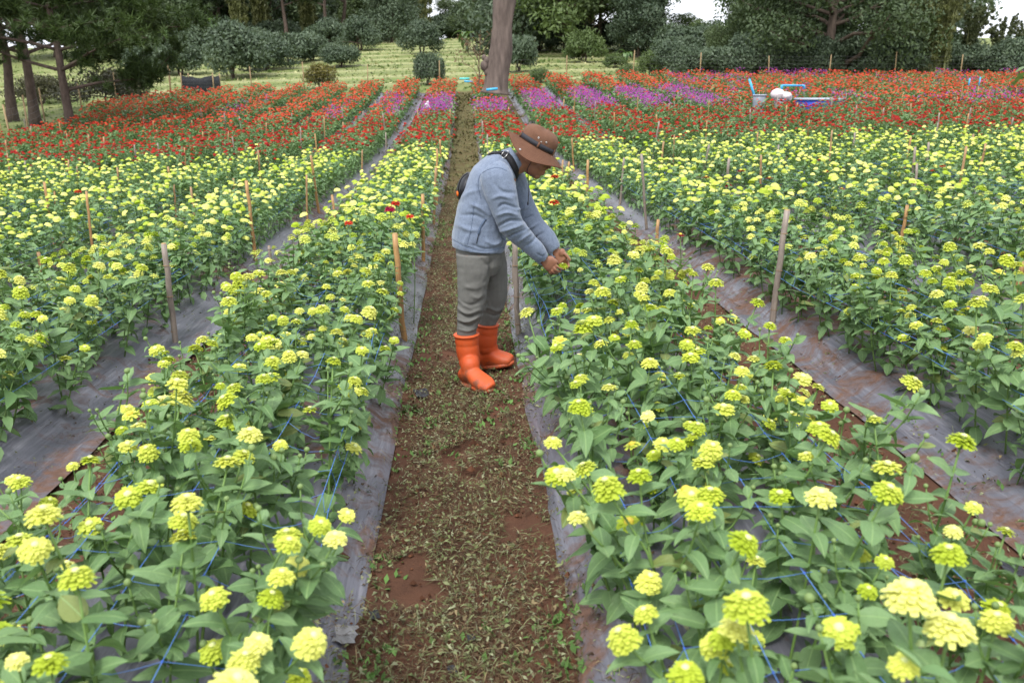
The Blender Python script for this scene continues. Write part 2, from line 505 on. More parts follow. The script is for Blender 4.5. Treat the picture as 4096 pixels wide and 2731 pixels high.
# ------------------------------------------------------------------ cut weeds, stalks and clods on the paths (uncountable)
LITTER = leafy('wilted_clippings', (0, 0, 0), (1, 1, 1), .75, .2, .1, source='tint')
def scatter_litter():
    n = 200000
    k = np.where(rng.random(n) < .33, 0, rng.integers(-4, 4, n))
    pc = bed_x(k) - PITCH_X / 2
    off = rng.normal(0, .27, n)
    off = np.where(np.abs(off) > .62, rng.uniform(-.5, .5, n), off)
    y = 1.2 + 13 * rng.random(n) ** 1.35
    x = pc + off
    keep = (fbm(x * 5, y * 4.4, 71) > .28 + .15 * (np.abs(off) > .38)) & ((np.abs(k) < 2) | (rng.random(n) < .6))
    x, y = x[keep], y[keep]; n = len(x)
    z = np.maximum(soil_z(x, y), base_z(x, y) + mound(bed_dx(x)) + .012 * (np.abs(bed_dx(x)) < .47)) + rng.uniform(.002, .028, n)
    kind = rng.random(n)
    stalk = kind < .5
    L = np.where(stalk, rng.uniform(.02, .10, n), rng.uniform(.008, .030, n))
    W = np.where(stalk, rng.uniform(.0012, .003, n), L * rng.uniform(.25, .5, n))
    az = rng.uniform(0, 2 * math.pi, n); tilt = rng.normal(0, .3, n); roll = rng.normal(0, .5, n)
    d = np.stack([np.cos(az) * np.cos(tilt), np.sin(az) * np.cos(tilt), np.sin(tilt)], 1)
    s = np.stack([-np.sin(az) * np.cos(roll), np.cos(az) * np.cos(roll), np.sin(roll)], 1)
    c = np.stack([x, y, z], 1)
    up = np.array([0, 0, 1.])
    bend = (rng.uniform(-.2, .35, n) * L)[:, None] * up
    V = np.stack([c - d * L[:, None] / 2, c - s * W[:, None] / 2 + bend, c + d * L[:, None] / 2, c + s * W[:, None] / 2 + bend], 1).reshape(-1, 3)
    q = np.arange(n) * 4
    F = np.concatenate([np.stack([q, q + 1, q + 3], 1), np.stack([q + 1, q + 2, q + 3], 1)])
    pal = np.array([[.14, .17, .065], [.20, .22, .105], [.26, .27, .16], [.11, .12, .045], [.10, .065, .035], [.065, .040, .024], [.22, .17, .09], [.15, .16, .075]])
    pi = np.where(stalk, rng.choice(8, n, p=[.04, .06, .05, .10, .27, .28, .12, .08]), rng.choice(8, n, p=[.10, .14, .15, .12, .16, .16, .07, .10]))
    t = pal[pi] * rng.uniform(.7, 1.2, (n, 1))
    o = link('leaf_litter', mesh_np('leaf_litter', V, F, [LITTER], smooth=False, tint=np.repeat(t, 4, 0)))
    tag(o, 'wilted green clippings and brown stalks strewn over the paths', 'leaf litter', kind='stuff')
    # clods
    n = 13000
    k = rng.integers(-3, 3, n); x = bed_x(k) - PITCH_X / 2 + rng.normal(0, .24, n); y = 1.4 + 11 * rng.random(n) ** 1.5
    r = rng.gamma(1.6, .003, n) + .002
    oc = np.array([[1, 0, 0], [-1, 0, 0], [0, 1, 0], [0, -1, 0], [0, 0, 1], [0, 0, -1]], float)
    of = np.array([[0, 2, 4], [2, 1, 4], [1, 3, 4], [3, 0, 4], [2, 0, 5], [1, 2, 5], [3, 1, 5], [0, 3, 5]])
    V = oc[None] * r[:, None, None] * rng.uniform(.6, 1.2, (n, 6, 1)) + np.stack([x, y, np.maximum(soil_z(x, y), base_z(x, y) + mound(bed_dx(x))) + r * .3], 1)[:, None]
    F = (of[None] + 6 * np.arange(n)[:, None, None]).reshape(-1, 3)
    t = np.repeat(np.array([[.10, .042, .022]]) * rng.uniform(.6, 1.6, (n, 1)), 6, 0)
    tag(link('soil_clods', mesh_np('soil_clods', V.reshape(-1, 3), F, [LITTER], smooth=False, tint=t)), 'small red brown clods of soil on the paths', 'soil', kind='stuff')
    # low weeds sprouting on path edges and over the film edge
    n = 4200
    k = np.where(rng.random(n) < .4, 0, rng.integers(-4, 4, n)); pc = bed_x(k) - PITCH_X / 2
    off = np.where(rng.random(n) < .6, rng.choice([-1, 1], n) * rng.normal(.34, .07, n), rng.normal(0, .2, n))
    x = pc + off; y = np.where(rng.random(n) < .7, 1.3 + 14 * rng.random(n) ** 1.3, 9 + 31 * rng.random(n))
    keep = (fbm(x * 2, y * 1.1, 77) > .45) | (y > 14)
    x, y = x[keep], y[keep]; n = len(x)
    m = 7
    az = rng.uniform(0, 2 * math.pi, (n, m)); ln = rng.uniform(.012, .04, (n, m)) * (1 + .09 * np.maximum(0, y - 8))[:, None]; el = rng.uniform(.1, 1.2, (n, m))
    c = np.stack([x, y, np.maximum(soil_z(x, y), base_z(x, y) + mound(bed_dx(x)))], 1)[:, None] + rng.normal(0, .022, (n, m, 3)) * (1 + .09 * np.maximum(0, y - 8))[:, None, None] * np.array([1, 1, .15])
    d = np.stack([np.cos(az) * np.cos(el), np.sin(az) * np.cos(el), np.sin(el)], -1) * ln[..., None]
    s = np.stack([-np.sin(az), np.cos(az), az * 0], -1) * (ln * .28)[..., None]
    V = np.stack([c, c + d * .5 - s, c + d, c + d * .5 + s], 2).reshape(-1, 3)
    q = np.arange(n * m) * 4
    F = np.concatenate([np.stack([q, q + 1, q + 2], 1), np.stack([q, q + 2, q + 3], 1)])
    fy_ = sstep(9, 16, np.repeat(y, m))[:, None]
    t = np.repeat((np.array([[.10, .19, .05]]) * (1 - fy_) + np.array([[.12, .115, .05]]) * fy_) * rng.uniform(.6, 1.4, (n * m, 1)), 4, 0)
    tag(link('low_weeds', mesh_np('low_weeds', V, F, [LITTER], smooth=False, tint=t)), 'low green weeds sprouting along the path edges', 'weeds', kind='stuff')
scatter_litter()

# grass of the hillside and of the strip left of the field
def meadow_grass():
    n = 26000
    x = rng.uniform(-45, 40, n); y = 24 + 80 * rng.random(n) ** 1.3
    keep = (in_field(x, y) < .1) & ((x < field_l(y) - .3) | (y > FIELD_END + .3))
    x, y = x[keep], y[keep]; n = len(x)
    z = soil_z(x, y)
    h = rng.uniform(.03, .11, n) * (1 + 1.2 * (fbm(x * .4, y * .4, 88) > .58)); w = rng.uniform(.04, .14, n)
    az = rng.uniform(0, math.pi, n)
    c = np.stack([x, y, z], 1); s = np.stack([np.cos(az), np.sin(az), az * 0], 1) * w[:, None]
    tip = c + np.stack([rng.normal(0, .07, n), rng.normal(0, .07, n), h], 1)
    V = np.stack([c - s, c + s, tip], 1).reshape(-1, 3)
    F = np.arange(n * 3).reshape(-1, 3)
    t = np.where((hay_band(x, y) > .25)[:, None], np.array([[.33, .32, .16]]), np.array([[.11, .16, .045]])) * rng.uniform(.7, 1.5, (n, 1))
    tag(link('meadow_grass', mesh_np('meadow_grass', V, F, [LITTER], smooth=False, tint=np.repeat(t, 3, 0))), 'short green grass and cut hay on the slope behind the field', 'grass', kind='stuff')
meadow_grass()
# ================================================================== ZINNIA PLANTS
def leaf_arrays(nu, nv, width, droop, fold, curl, wav=0, seed=0):
    """ovate zinnia leaf: base at the origin, runs along +X, length 1"""
    r = np.random.default_rng(seed)
    V = []; F = []
    ph = r.uniform(0, 6)
    for i in range(nu + 1):
        t = i / nu
        w = width * (math.sin(math.pi * min(1, t * .93 + .07) ** .78) ** .85) if t < 1 else 0
        for j in range(nv + 1):
            s = j / nv * 2 - 1
            ww = w * s * .5
            x = t * math.cos(droop * t * .6)
            z = -droop * .55 * t * t + abs(s) * w * fold - curl * s * s * w * .5
            z += wav * math.sin(ph + t * 9 + s * 2) * abs(s)
            if nv >= 4 and abs(abs(s) - .5) < .01: z -= .018
            V.append((x, ww, z))
    for i in range(nu):
        for j in range(nv):
            a = i * (nv + 1) + j
            F.append((a, a + nv + 1, a + nv + 2, a + 1))
    return np.array(V), F

LEAF_HI = [leaf_arrays(6, 4, .56, .25, .14, .0, .015, 1), leaf_arrays(6, 4, .5, .75, .2, .1, .02, 2), leaf_arrays(6, 4, .62, .5, .06, .22, .03, 3),
           leaf_arrays(6, 4, .48, 1.05, .22, .05, .02, 4), leaf_arrays(6, 4, .55, -.15, .25, .0, .02, 5)]
LEAF_MID = [leaf_arrays(3, 2, .56, .25, .14, 0), leaf_arrays(3, 2, .5, .75, .2, 0), leaf_arrays(3, 2, .62, .5, .06, .2), leaf_arrays(3, 2, .48, 1.05, .22, 0), leaf_arrays(3, 2, .55, -.15, .25, 0)]
LEAF_LO = [(np.array([(0, 0, 0), (.45, .27, .04), (1, 0, -.1 * q), (.45, -.27, .04)]), [(0, 1, 2), (0, 2, 3)]) for q in (1, 2, 3, 5, 0)]

def petal(L, W, az, el, c, cup=.25, hook=.35, rows=2):
    """one ray petal starting at c, running outwards at azimuth az, elevation el"""
    d = np.array([math.cos(az) * math.cos(el), math.sin(az) * math.cos(el), math.sin(el)])
    s = np.array([-math.sin(az), math.cos(az), 0.])
    u = np.cross(d, s) * -1
    u = u if u[2] > 0 else -u
    V = []
    for i in range(rows + 1):
        t = i / rows
        w = W * (.45 + .55 * math.sin(math.pi * (.10 + .58 * t)))
        if i == rows: w *= .80
        down = -hook * L * t * t
        for sx in (-1, 0, 1):
            V.append(c + d * L * t + s * w * .5 * sx + u * (cup * w * abs(sx) * .6 + down + (.0 if sx else .02 * L * (i == rows))))
    F = []
    for i in range(rows):
        for j in range(2):
            a = i * 3 + j
            F.append((a, a + 3, a + 4, a + 1))
    return V, F

def head_arrays(tiers, R0, seed, rows=2, dome=.3, tip_el=(-.22, .85), jitter=.12, wid=None):
    """a zinnia head of radius R0: tiers of petals, outermost first"""
    r = np.random.default_rng(seed)
    V = []; F = []; T = []
    nt_ = len(tiers)
    for i, n in enumerate(tiers):
        f = i / max(1, nt_ - 1)
        ph_ = f * 1.22
        rad = R0 * (math.cos(ph_) * .93 + .07)
        el = tip_el[0] + (tip_el[1] - tip_el[0]) * f ** 1.25
        zc = R0 * dome * math.sin(ph_)
        rb = rad * .30
        for k in range(n):
            az = 2 * math.pi * (k + (i % 2) * .5) / n + r.normal(0, jitter * .6)
            L = (rad - rb) * r.uniform(.80, 1.12)
            W = (wid or 2.5) * math.pi * rad / n * .70 * r.uniform(.85, 1.15)
            e = el + r.normal(0, jitter)
            v, ff = petal(L, W, az, e, np.array([math.cos(az) * rb, math.sin(az) * rb, zc - .1 * R0]), .25, .30 - .2 * f, rows)
            b = len(V); V += v
            F += [tuple(x + b for x in q) for q in ff]
            T += [f] * len(v)
    return np.array(V), F, np.array(T)

HEAD_HI = [head_arrays([15, 15, 14, 13, 11, 8], 1.0, 1, 2, .50, (-.05, .35), .10), head_arrays([14, 14, 12, 10, 8], 1.0, 2, 2, .34, (.02, .35), .12),
           head_arrays([15, 15, 15, 14, 13, 11, 8], 1.0, 3, 2, .68, (-.25, .35), .10), head_arrays([13, 13, 11], 1.0, 4, 2, .18, (.05, .4), .12)]
HEAD_DISC = [.24, .30, .22, .40]       # disc radius of each form
HEAD_TOP = [.50, .36, .68, .20]
HEAD_MID = [head_arrays([12, 11, 9, 6], 1.0, 5, 1, .48, (-.1, .3)), head_arrays([12, 10, 7], 1.0, 6, 1, .34, (0, .3)), head_arrays([12, 11, 10, 7], 1.0, 7, 1, .6, (-.25, .3)), head_arrays([12, 9], 1.0, 8, 1, .18, (.05, .3))]
def dome_arrays(n, rings, h=.5, seed=0):
    r = np.random.default_rng(seed)
    V = [(0, 0, h)]; F = []
    for i in range(rings):
        t = (i + 1) / rings
        for j in range(n):
            a = 2 * math.pi * (j + .5 * i) / n; q = r.uniform(.88, 1.12)
            V.append((math.sin(t * 1.75) * math.cos(a) * q, math.sin(t * 1.75) * math.sin(a) * q, h * math.cos(t * 1.75) - .03))
    for j in range(n): F.append((0, 1 + j, 1 + (j + 1) % n))
    for i in range(rings - 1):
        for j in range(n):
            a = 1 + i * n + j; b = 1 + i * n + (j + 1) % n
            F.append((a, a + n, b + n, b))
    return np.array(V), F

LEAF_M = leafy('zinnia_leaf', (.094, .190, .060), (.205, .330, .135), .44, .44, .24, veins=True)
STEM_M = simple('zinnia_stem', (.13, .22, .055), .55, .35, .3, 20)
CALYX_M = simple('zinnia_calyx', (.13, .19, .06), .6, .3, .35, 60)
BUD_M = simple('zinnia_bud', (.15, .22, .07), .55, .35, .4, 70)
DISC_M = simple('zinnia_disc', (.58, .62, .26), .6, .3, .3, 90)
DISC_Y = simple('zinnia_disc_gold', (.58, .44, .05), .6, .3, .3, 90)
def petal_mat(name, dark, light): return leafy(name, dark, light, .6, .2, .3, tier=True)
PETAL_M = petal_mat('lime_petal', (.36, .48, .018), (.82, .81, .20))
PETAL_RED = petal_mat('coral_petal', (.55, .035, .02), (.70, .08, .035))
PETAL_MAG = petal_mat('magenta_petal', (.40, .010, .055), (.52, .015, .12))
PETAL_CRIM = petal_mat('crimson_petal', (.22, .012, .025), (.34, .025, .045))
TINT_M = leafy('field_foliage', (0, 0, 0), (1, 1, 1), .46, .36, .25, source='tint')
TINT_P = leafy('field_petals', (0, 0, 0), (1, 1, 1), .6, .2, .22, source='tint')

LEAF_MESH = [mesh_np('leaf', v, f, [LEAF_M]) for v, f in LEAF_HI]
def head_mesh(i, m): return mesh_np('flower_head', HEAD_HI[i][0], HEAD_HI[i][1], [m], tint=np.repeat(HEAD_HI[i][2][:, None], 3, 1))
HEAD_MESH = [head_mesh(i, PETAL_M) for i in range(4)]
HEAD_GREEN = [head_mesh(i, petal_mat('green_lime_petal', (.31, .43, .02), (.64, .70, .09))) for i in range(4)]
HEAD_CREAM = [head_mesh(i, petal_mat('cream_lime_petal', (.56, .61, .07), (.86, .84, .32))) for i in range(4)]
HEAD_RED = head_mesh(1, PETAL_RED); HEAD_MAG = head_mesh(0, PETAL_MAG); HEAD_CRIM = head_mesh(3, PETAL_CRIM)
_dv, _df = dome_arrays(10, 4, .75)
DISC_MESH = MB().add(_dv, _df).mesh('disc', DISC_M); DISC_YM = MB().add(_dv, _df).mesh('disc', DISC_Y)
def calyx_mesh():
    V, F = tube([(0, 0, -.62), (0, 0, -.45), (0, 0, -.25), (0, 0, -.02), (0, 0, .06)], [.10, .19, .33, .40, .36], 9)
    return MB().add(V, F).mesh('calyx', CALYX_M)
CALYX_MESH = calyx_mesh()
def bud_mesh():
    V, F = tube([(0, 0, -.9), (0, 0, -.55), (0, 0, 0), (0, 0, .55), (0, 0, .95)], [.3, .78, 1.0, .82, .4], 10)
    return MB().add(V, F).mesh('bud', BUD_M)
BUD_MESH = bud_mesh()

def rotm(az, el, roll=0.0):
    return np.array((Matrix.Rotation(az, 3, 'Z') @ Matrix.Rotation(-el, 3, 'Y') @ Matrix.Rotation(roll, 3, 'X')))

def m4(r3, t, s=1.0):
    m = np.eye(4); m[:3, :3] = np.asarray(r3) * s; m[:3, 3] = t
    return m

class Proto: pass
def make_proto(seed, lean=0.0):
    """one plant: main stem, a side branch or two, opposite leaf pairs, heads and buds. Height about 0.5 m"""
    r = np.random.default_rng(100 + seed)
    p = Proto(); p.leaf = []; p.head = []; p.bud = []; p.stems = []
    Ht = r.uniform(.40, .53)
    bend = r.normal(0, .05, 2)
    a0 = r.uniform(0, 6.3)
    main = smooth_path([(0, 0, 0), (bend[0] * .3, bend[1] * .3, Ht * .33), (bend[0] * .4, bend[1] * .7, Ht * .66), (bend[0] * 1.4, bend[1] * 1.4, Ht)], 9)
    p.stems.append((main, np.linspace(.0042, .0026, 9)))
    def along(path, t):
        q = t * (len(path) - 1); i = min(int(q), len(path) - 2); return path[i] + (path[i + 1] - path[i]) * (q - i), path[i + 1] - path[i]
    def put_head(path, kind=None):
        tip = path[-1]; d = path[-1] - path[-2]; d = d / np.linalg.norm(d)
        up = d + np.array([0, 0, .55]) + r.normal(0, .16, 3); up /= np.linalg.norm(up)
        x = np.cross([0, 1, 0], up); x /= np.linalg.norm(x); y = np.cross(up, x)
        rot = np.stack([x, y, up], 1) @ rotm(r.uniform(0, 6.3), 0)
        form = int(r.choice(4, p=[.46, .30, .16, .08]))
        s = r.uniform(.0225, .037) * (1.06 if form == 2 else 1)
        p.head.append((m4(rot, tip + up * s * .45, s), form))
    def put_bud(path):
        d = path[-1] - path[-2]; d = d / np.linalg.norm(d)
        x = np.cross([0, 1, 0], d); x /= np.linalg.norm(x); y = np.cross(d, x)
        s = r.uniform(.006, .0105)
        p.bud.append(m4(np.stack([x, y, d], 1), path[-1] + d * s * .6, s))
    def leaves(path, ts, size, a):
        for q, t in enumerate(ts):
            c, d = along(path, t)
            for k in (0, 1):
                az = a + q * 1.57 + k * math.pi + r.normal(0, .2)
                el = r.uniform(-.35, .62) - .35 * (t < .35)
                L = size * (1.1 - .55 * abs(t - .45)) * r.uniform(.75, 1.2)
                p.leaf.append((m4(rotm(az, el, r.normal(0, .3)), c, L), int(r.integers(0, 5))))
    leaves(main, np.array([.12, .24, .36, .47, .58, .69, .79, .89]) + r.normal(0, .02, 8), .095, a0)
    if r.random() < .80: put_head(main)
    else: put_bud(main)
    for b in range(r.integers(2, 5)):
        t = r.uniform(.3, .72); c, d = along(main, t)
        az = r.uniform(0, 6.3); ln = r.uniform(.10, .22)
        o = np.array([math.cos(az), math.sin(az), 0])
        br = smooth_path([c, c + o * ln * .32 + np.array([0, 0, ln * .45]), c + o * ln * .48 + np.array([0, 0, ln])], 6)
        p.stems.append((br, np.linspace(.003, .002, 6)))
        leaves(br, [.3, .6, .85] if ln > .16 else [.45, .8], .066, az + 1.2)
        if r.random() < .24: put_head(br)
        else:
            put_bud(br)
    return p
NPROTO = 14
PROTOS = [make_proto(i) for i in range(NPROTO)]

for p in PROTOS:
    b = MB()
    for path, rad in p.stems: b.tube(path, rad, 6)
    p.stem_mesh = b.mesh('stem', STEM_M)

# colours used by the joined masses
def lime_cols(n): 
    t = rng.random((n, 1)) ** 1.1
    return np.array([[.32, .44, .02]]) * (1 - t) + np.array([[.82, .81, .24]]) * t
def leaf_cols(n):
    t = rng.random((n, 1))
    return np.array([[.094, .188, .062]]) * (1 - t) + np.array([[.208, .328, .140]]) * t
def red_cols(n):
    t = rng.random((n, 1)) ** 1.6
    return np.array([[.22, .004, .003]]) * (1 - t) + np.array([[.46, .022, .006]]) * t
def orange_cols(n):
    t = rng.random((n, 1))
    return np.array([[.40, .036, .014]]) * (1 - t) + np.array([[.62, .09, .036]]) * t
def purple_cols(n):
    t = rng.random((n, 1))
    return np.array([[.22, .025, .21]]) * (1 - t) + np.array([[.42, .08, .40]]) * t

def flat_proto(p, lod):
    """arrays of one plant: V, F, kind of each vertex (0 leaf, 1 petal, 2 stem, 3 bud), id of the piece each vertex belongs to"""
    V = []; F = []; K = []; I = []
    def put(v, f, m, k):
        b = sum(len(x) for x in V)
        V.append(np.asarray(v) @ m[:3, :3].T + m[:3, 3]); F.append(tri(f) + b)
        K.append(np.full(len(v), k)); I.append(np.full(len(v), len(I)))
    LV = (LEAF_MID, LEAF_LO, LEAF_LO)[lod]
    for q, (m, i) in enumerate(p.leaf):
        if lod == 2 and q % 2: continue
        mm = m.copy()
        if lod == 2: mm[:3, :3] *= 1.45
        put(LV[i][0], LV[i][1], mm, 0)
    for m, i in p.head:
        if lod == 0: put(HEAD_MID[i][0], HEAD_MID[i][1], m, 1)
        elif lod == 1:
            v, f = dome_arrays(8, 2, .62, i); put(v, f, m, 1)
        else:
            mm = m.copy(); mm[:3, :3] *= 1.32; v, f = dome_arrays(6, 2, .55, i); put(v, f, mm, 1)
    if lod < 2:
        for path, rad in p.stems[:None if lod == 0 else 2]:
            v, f = tube(path[::2] if lod == 0 else path[::4], rad[::2] if lod == 0 else rad[::4], 3, False)
            put(v, f, np.eye(4), 2)
        for m in p.bud[:None if lod == 0 else 0]:
            v, f = dome_arrays(5, 2, .9); put(v, f, m, 3)
    return np.vstack(V), np.vstack(F), np.concatenate(K), np.concatenate(I)
for p in PROTOS: p.lod = [flat_proto(p, l) for l in range(3)]

# ------------------------------------------------------------------ where plants stand: four rows a bed, 17 cm apart
pts = []
for k in BEDS:
    xc = bed_x(k)
    for row in (-.33, -.165, 0, .165, .33):
        ys_ = np.concatenate([np.arange(.55, 8, .155), np.arange(8, FIELD_END - .5, .178)])
        n = len(ys_)
        row_x = row if k not in (-1, 0) else row * 1.14 - .06 if k == -1 else row * 1.06 + .03
        x = xc + row_x + rng.normal(0, .03, n); y = ys_ + rng.normal(0, .035, n)
        pts.append(np.stack([x, y, np.full(n, k), np.full(n, row)], 1))
pts = np.vstack(pts)
X_, Y_ = pts[:, 0], pts[:, 1]
Z_ = base_z(X_, Y_) + mound(bed_dx(X_)) + .01
uvd = np.array([project((a, b, c + .5)) for a, b, c in zip(X_, Y_, Z_)])
vis = (uvd[:, 2] > .35) & (uvd[:, 0] > -450) & (uvd[:, 0] < 4550) & (uvd[:, 1] < 3150)
keep = vis & (X_ > field_l(Y_) + .2)
# the path widens round the big bare trunk; a few plants are missing
keep &= rng.random(len(keep)) > .05
# nothing stands between the camera and the man's hands
keep &= ~((uvd[:, 0] > 2060) & (uvd[:, 0] < 2360) & (uvd[:, 1] > 930) & (uvd[:, 1] < 1160) & (Y_ > 3.9) & (Y_ < 5.2))
keep &= ~((np.abs(X_ - x_at(1137, 32)) < 1.0) & (np.abs(Y_ - 32) < 1.4))
keep &= ~((np.abs(X_ - x_at(1750, 27)) < .8) & (np.abs(Y_ - 27) < .9)) & ~((np.abs(X_ - x_at(1800, 27)) < .7) & (np.abs(Y_ - 27) < .9)) & ~((np.abs(X_ - x_at(1885, 27)) < 1.3) & (np.abs(Y_ - 27) < 1.0))
pts, uvd = pts[keep], uvd[keep]; X_, Y_, Z_ = X_[keep], Y_[keep], Z_[keep]
NP = len(X_)
edge1 = 16.6 + 1.3 * (fbm(X_ * .6, Y_ * .0 + 1, 91) - .4) + .035 * (-X_) * (X_ < 0) * 0
edge2 = 26.0 + 1.5 * (fbm(X_ * .25, Y_ * 0, 92) - .5)
zone = np.where(Y_ < edge1, 0, np.where(Y_ < edge2, 1, 2))
RZ = rng.uniform(0, 2 * math.pi, NP); SC = rng.uniform(.84, 1.14, NP)
SC *= np.where(zone == 0, 1.0, np.where(zone == 1, 1.12, 1.05))
LEAN = pts[:, 3] * .36 + rng.normal(0, .09, NP); LEANY = rng.normal(0, .09, NP)
PI_ = rng.integers(0, NPROTO, NP)

def plant_matrix(i):
    return Matrix.Translation((X_[i], Y_[i], Z_[i])) @ Euler((-LEANY[i], LEAN[i], 0)).to_matrix().to_4x4() @ Matrix.Rotation(RZ[i], 4, 'Z') @ Matrix.Scale(SC[i], 4)

def mass_arrays(idx, lod, petal_cols):
    """joined geometry of many plants"""
    Vs, Fs, Ts, Ms = [], [], [], []; off = 0
    for pi in range(NPROTO):
        ii = idx[PI_[idx] == pi]
        if not len(ii): continue
        v, f, kd, pid = PROTOS[pi].lod[lod]
        T = np.array([np.array(plant_matrix(int(i))) for i in ii])
        W = np.einsum('nij,vj->nvi', T[:, :3, :3], v) + T[:, None, :3, 3]
        n = len(ii); nv = len(v)
        npz = pid.max() + 1
        c = np.zeros((n, nv, 3))
        leafc = leaf_cols(n * npz).reshape(n, npz, 3); pc = petal_cols(n * npz).reshape(n, npz, 3)
        for q in range(npz):
            w = pid == q; k0 = kd[w][0]
            col = leafc[:, q] if k0 == 0 else pc[:, q] if k0 == 1 else np.array([[.12, .20, .06]]) if k0 == 2 else np.array([[.21, .28, .10]])
            c[:, w] = col[:, None] if k0 < 2 else col
        Vs.append(W.reshape(-1, 3)); Fs.append((f[None] + (np.arange(n) * nv)[:, None, None] + off).reshape(-1, 3))
        Ts.append(c.reshape(-1, 3)); Ms.append(np.tile((kd[f[:, 0]] == 1).astype(int), n)); off += n * nv
    return np.vstack(Vs), np.vstack(Fs), np.vstack(Ts), np.concatenate(Ms)

def mass(name, parts, label, cat):
    V, F, T, M = [], [], [], []; off = 0
    for v, f, t, m in parts:
        V.append(v); F.append(f + off); T.append(t); M.append(m); off += len(v)
    o = link(name, mesh_np(name, np.vstack(V), np.vstack(F), [TINT_M, TINT_P], np.concatenate(M), True, np.vstack(T)))
    tag(o, label, cat, kind='stuff')
    return o

# ------------------------------------------------------------------ the 300 lime zinnias that show largest: things of their own
HELD = at(2251, 1064, 4.82)
lime = np.where(zone == 0)[0]
infr = (uvd[:, 0] > -60) & (uvd[:, 0] < 4150) & (uvd[:, 1] < 2900)
order = lime[np.argsort(uvd[lime, 2])]
order = order[infr[order]]
single = order[:300]
ROWW = {-2: 'left', -1: 'left inner', 0: 'middle', 1: 'right inner', 2: 'right'}
def ranks(idx):
    out = {}; c = {}
    for i in sorted(idx, key=lambda j: Y_[j]):
        key = (pts[i, 2], pts[i, 3]); c[key] = c.get(key, 0) + 1; out[i] = c[key]
    return out
row_rank = ranks([int(i) for i in single])
HEADW = {0: 'a bud but no open head', 1: 'one open lime head', 2: 'two open lime heads', 3: 'three open lime heads', 4: 'four open lime heads'}
def plant_thing(i):
    p = PROTOS[PI_[i]]
    root = empty('zinnia_plant'); root.matrix_world = plant_matrix(i)
    k = int(pts[i, 2])
    tag(root, 'lime zinnia, %s from the front in the %s row, %s' % (ordinal(row_rank[i]), ROWW[round(pts[i, 3] / .165)], bed_short(k)), 'zinnia', 'lime zinnias in the near beds')
    link('stem', p.stem_mesh, root)
    for m, li in p.leaf: link('leaf', LEAF_MESH[li], root, Matrix(m))
    for m, form in p.head: put_head_object(root, m, form)
    for m in p.bud: link('bud', BUD_MESH, root, Matrix(m))
    return root
def put_head_object(root, m, form, mesh=None, disc=None):
    h = link('flower_head', mesh or random.choice((HEAD_MESH, HEAD_MESH, HEAD_MESH, HEAD_GREEN, HEAD_CREAM))[form], root, Matrix(m))
    link('disc', disc or (DISC_YM if form == 3 else DISC_MESH), h, Matrix(m4(np.eye(3), (0, 0, HEAD_TOP[form] - .12), HEAD_DISC[form])))
    link('calyx', CALYX_MESH, h)
    return h
for i in single: plant_thing(int(i))
rest = np.setdiff1d(lime, single)
mass('zinnia_plants', [mass_arrays(rest[uvd[rest, 2] < 7], 0, lime_cols), mass_arrays(rest[uvd[rest, 2] >= 7], 1, lime_cols)],
     'mass of lime zinnias filling the beds behind and beside the man', 'zinnias')

# a few odd coloured zinnias among the lime ones: (photo pixel of the head, bed distance, kind, words)
def odd(px, py, Y, kind, label, s=.04, inward=0.0):
    h = at(px, py, Y)
    k = round((h[0] - BED0) / PITCH_X)
    bx = h[0] - np.sign(bed_dx(h[0])) * inward                # rooted in the bed, leaning out
    g = base_z(bx, h[1]) + mound(bed_dx(bx))
    root = empty('zinnia_plant', (bx, h[1], g)); ox = h[0] - bx
    tag(root, label, 'zinnia')
    L = h[2] - g
    path = smooth_path([(0, 0, 0), (.02 + ox * .22, .01, L * .5), (ox, 0, L - .3 * s)], 7)
    MB().tube(path, np.linspace(.004, .003, 7), 6).build('stem', STEM_M, root)
    r = np.random.default_rng(int(px))
    for q, t in enumerate((.3, .5, .68, .84)):
        c = path[int(t * 6)]
        for w in (0, 1): link('leaf', LEAF_MESH[int(r.integers(0, 5))], root, Matrix(m4(rotm(q * 1.57 + w * 3.14, r.uniform(-.2, .5)), c, r.uniform(.06, .09))))
    form = {'red': 1, 'mag': 0, 'crim': 3, 'lime': 0}[kind]
    me = {'red': HEAD_RED, 'mag': HEAD_MAG, 'crim': HEAD_CRIM, 'lime': random.choice((HEAD_MESH, HEAD_GREEN, HEAD_CREAM))[0]}[kind]
    put_head_object(root, m4(rotm(r.uniform(0, 6), .1), (ox, 0, L), s), form, me, DISC_MESH if kind == 'lime' else DISC_YM)
    return root
odd(2251, 1064, 4.82, 'lime', 'lime zinnia whose head the bending man holds between his hands', .034)
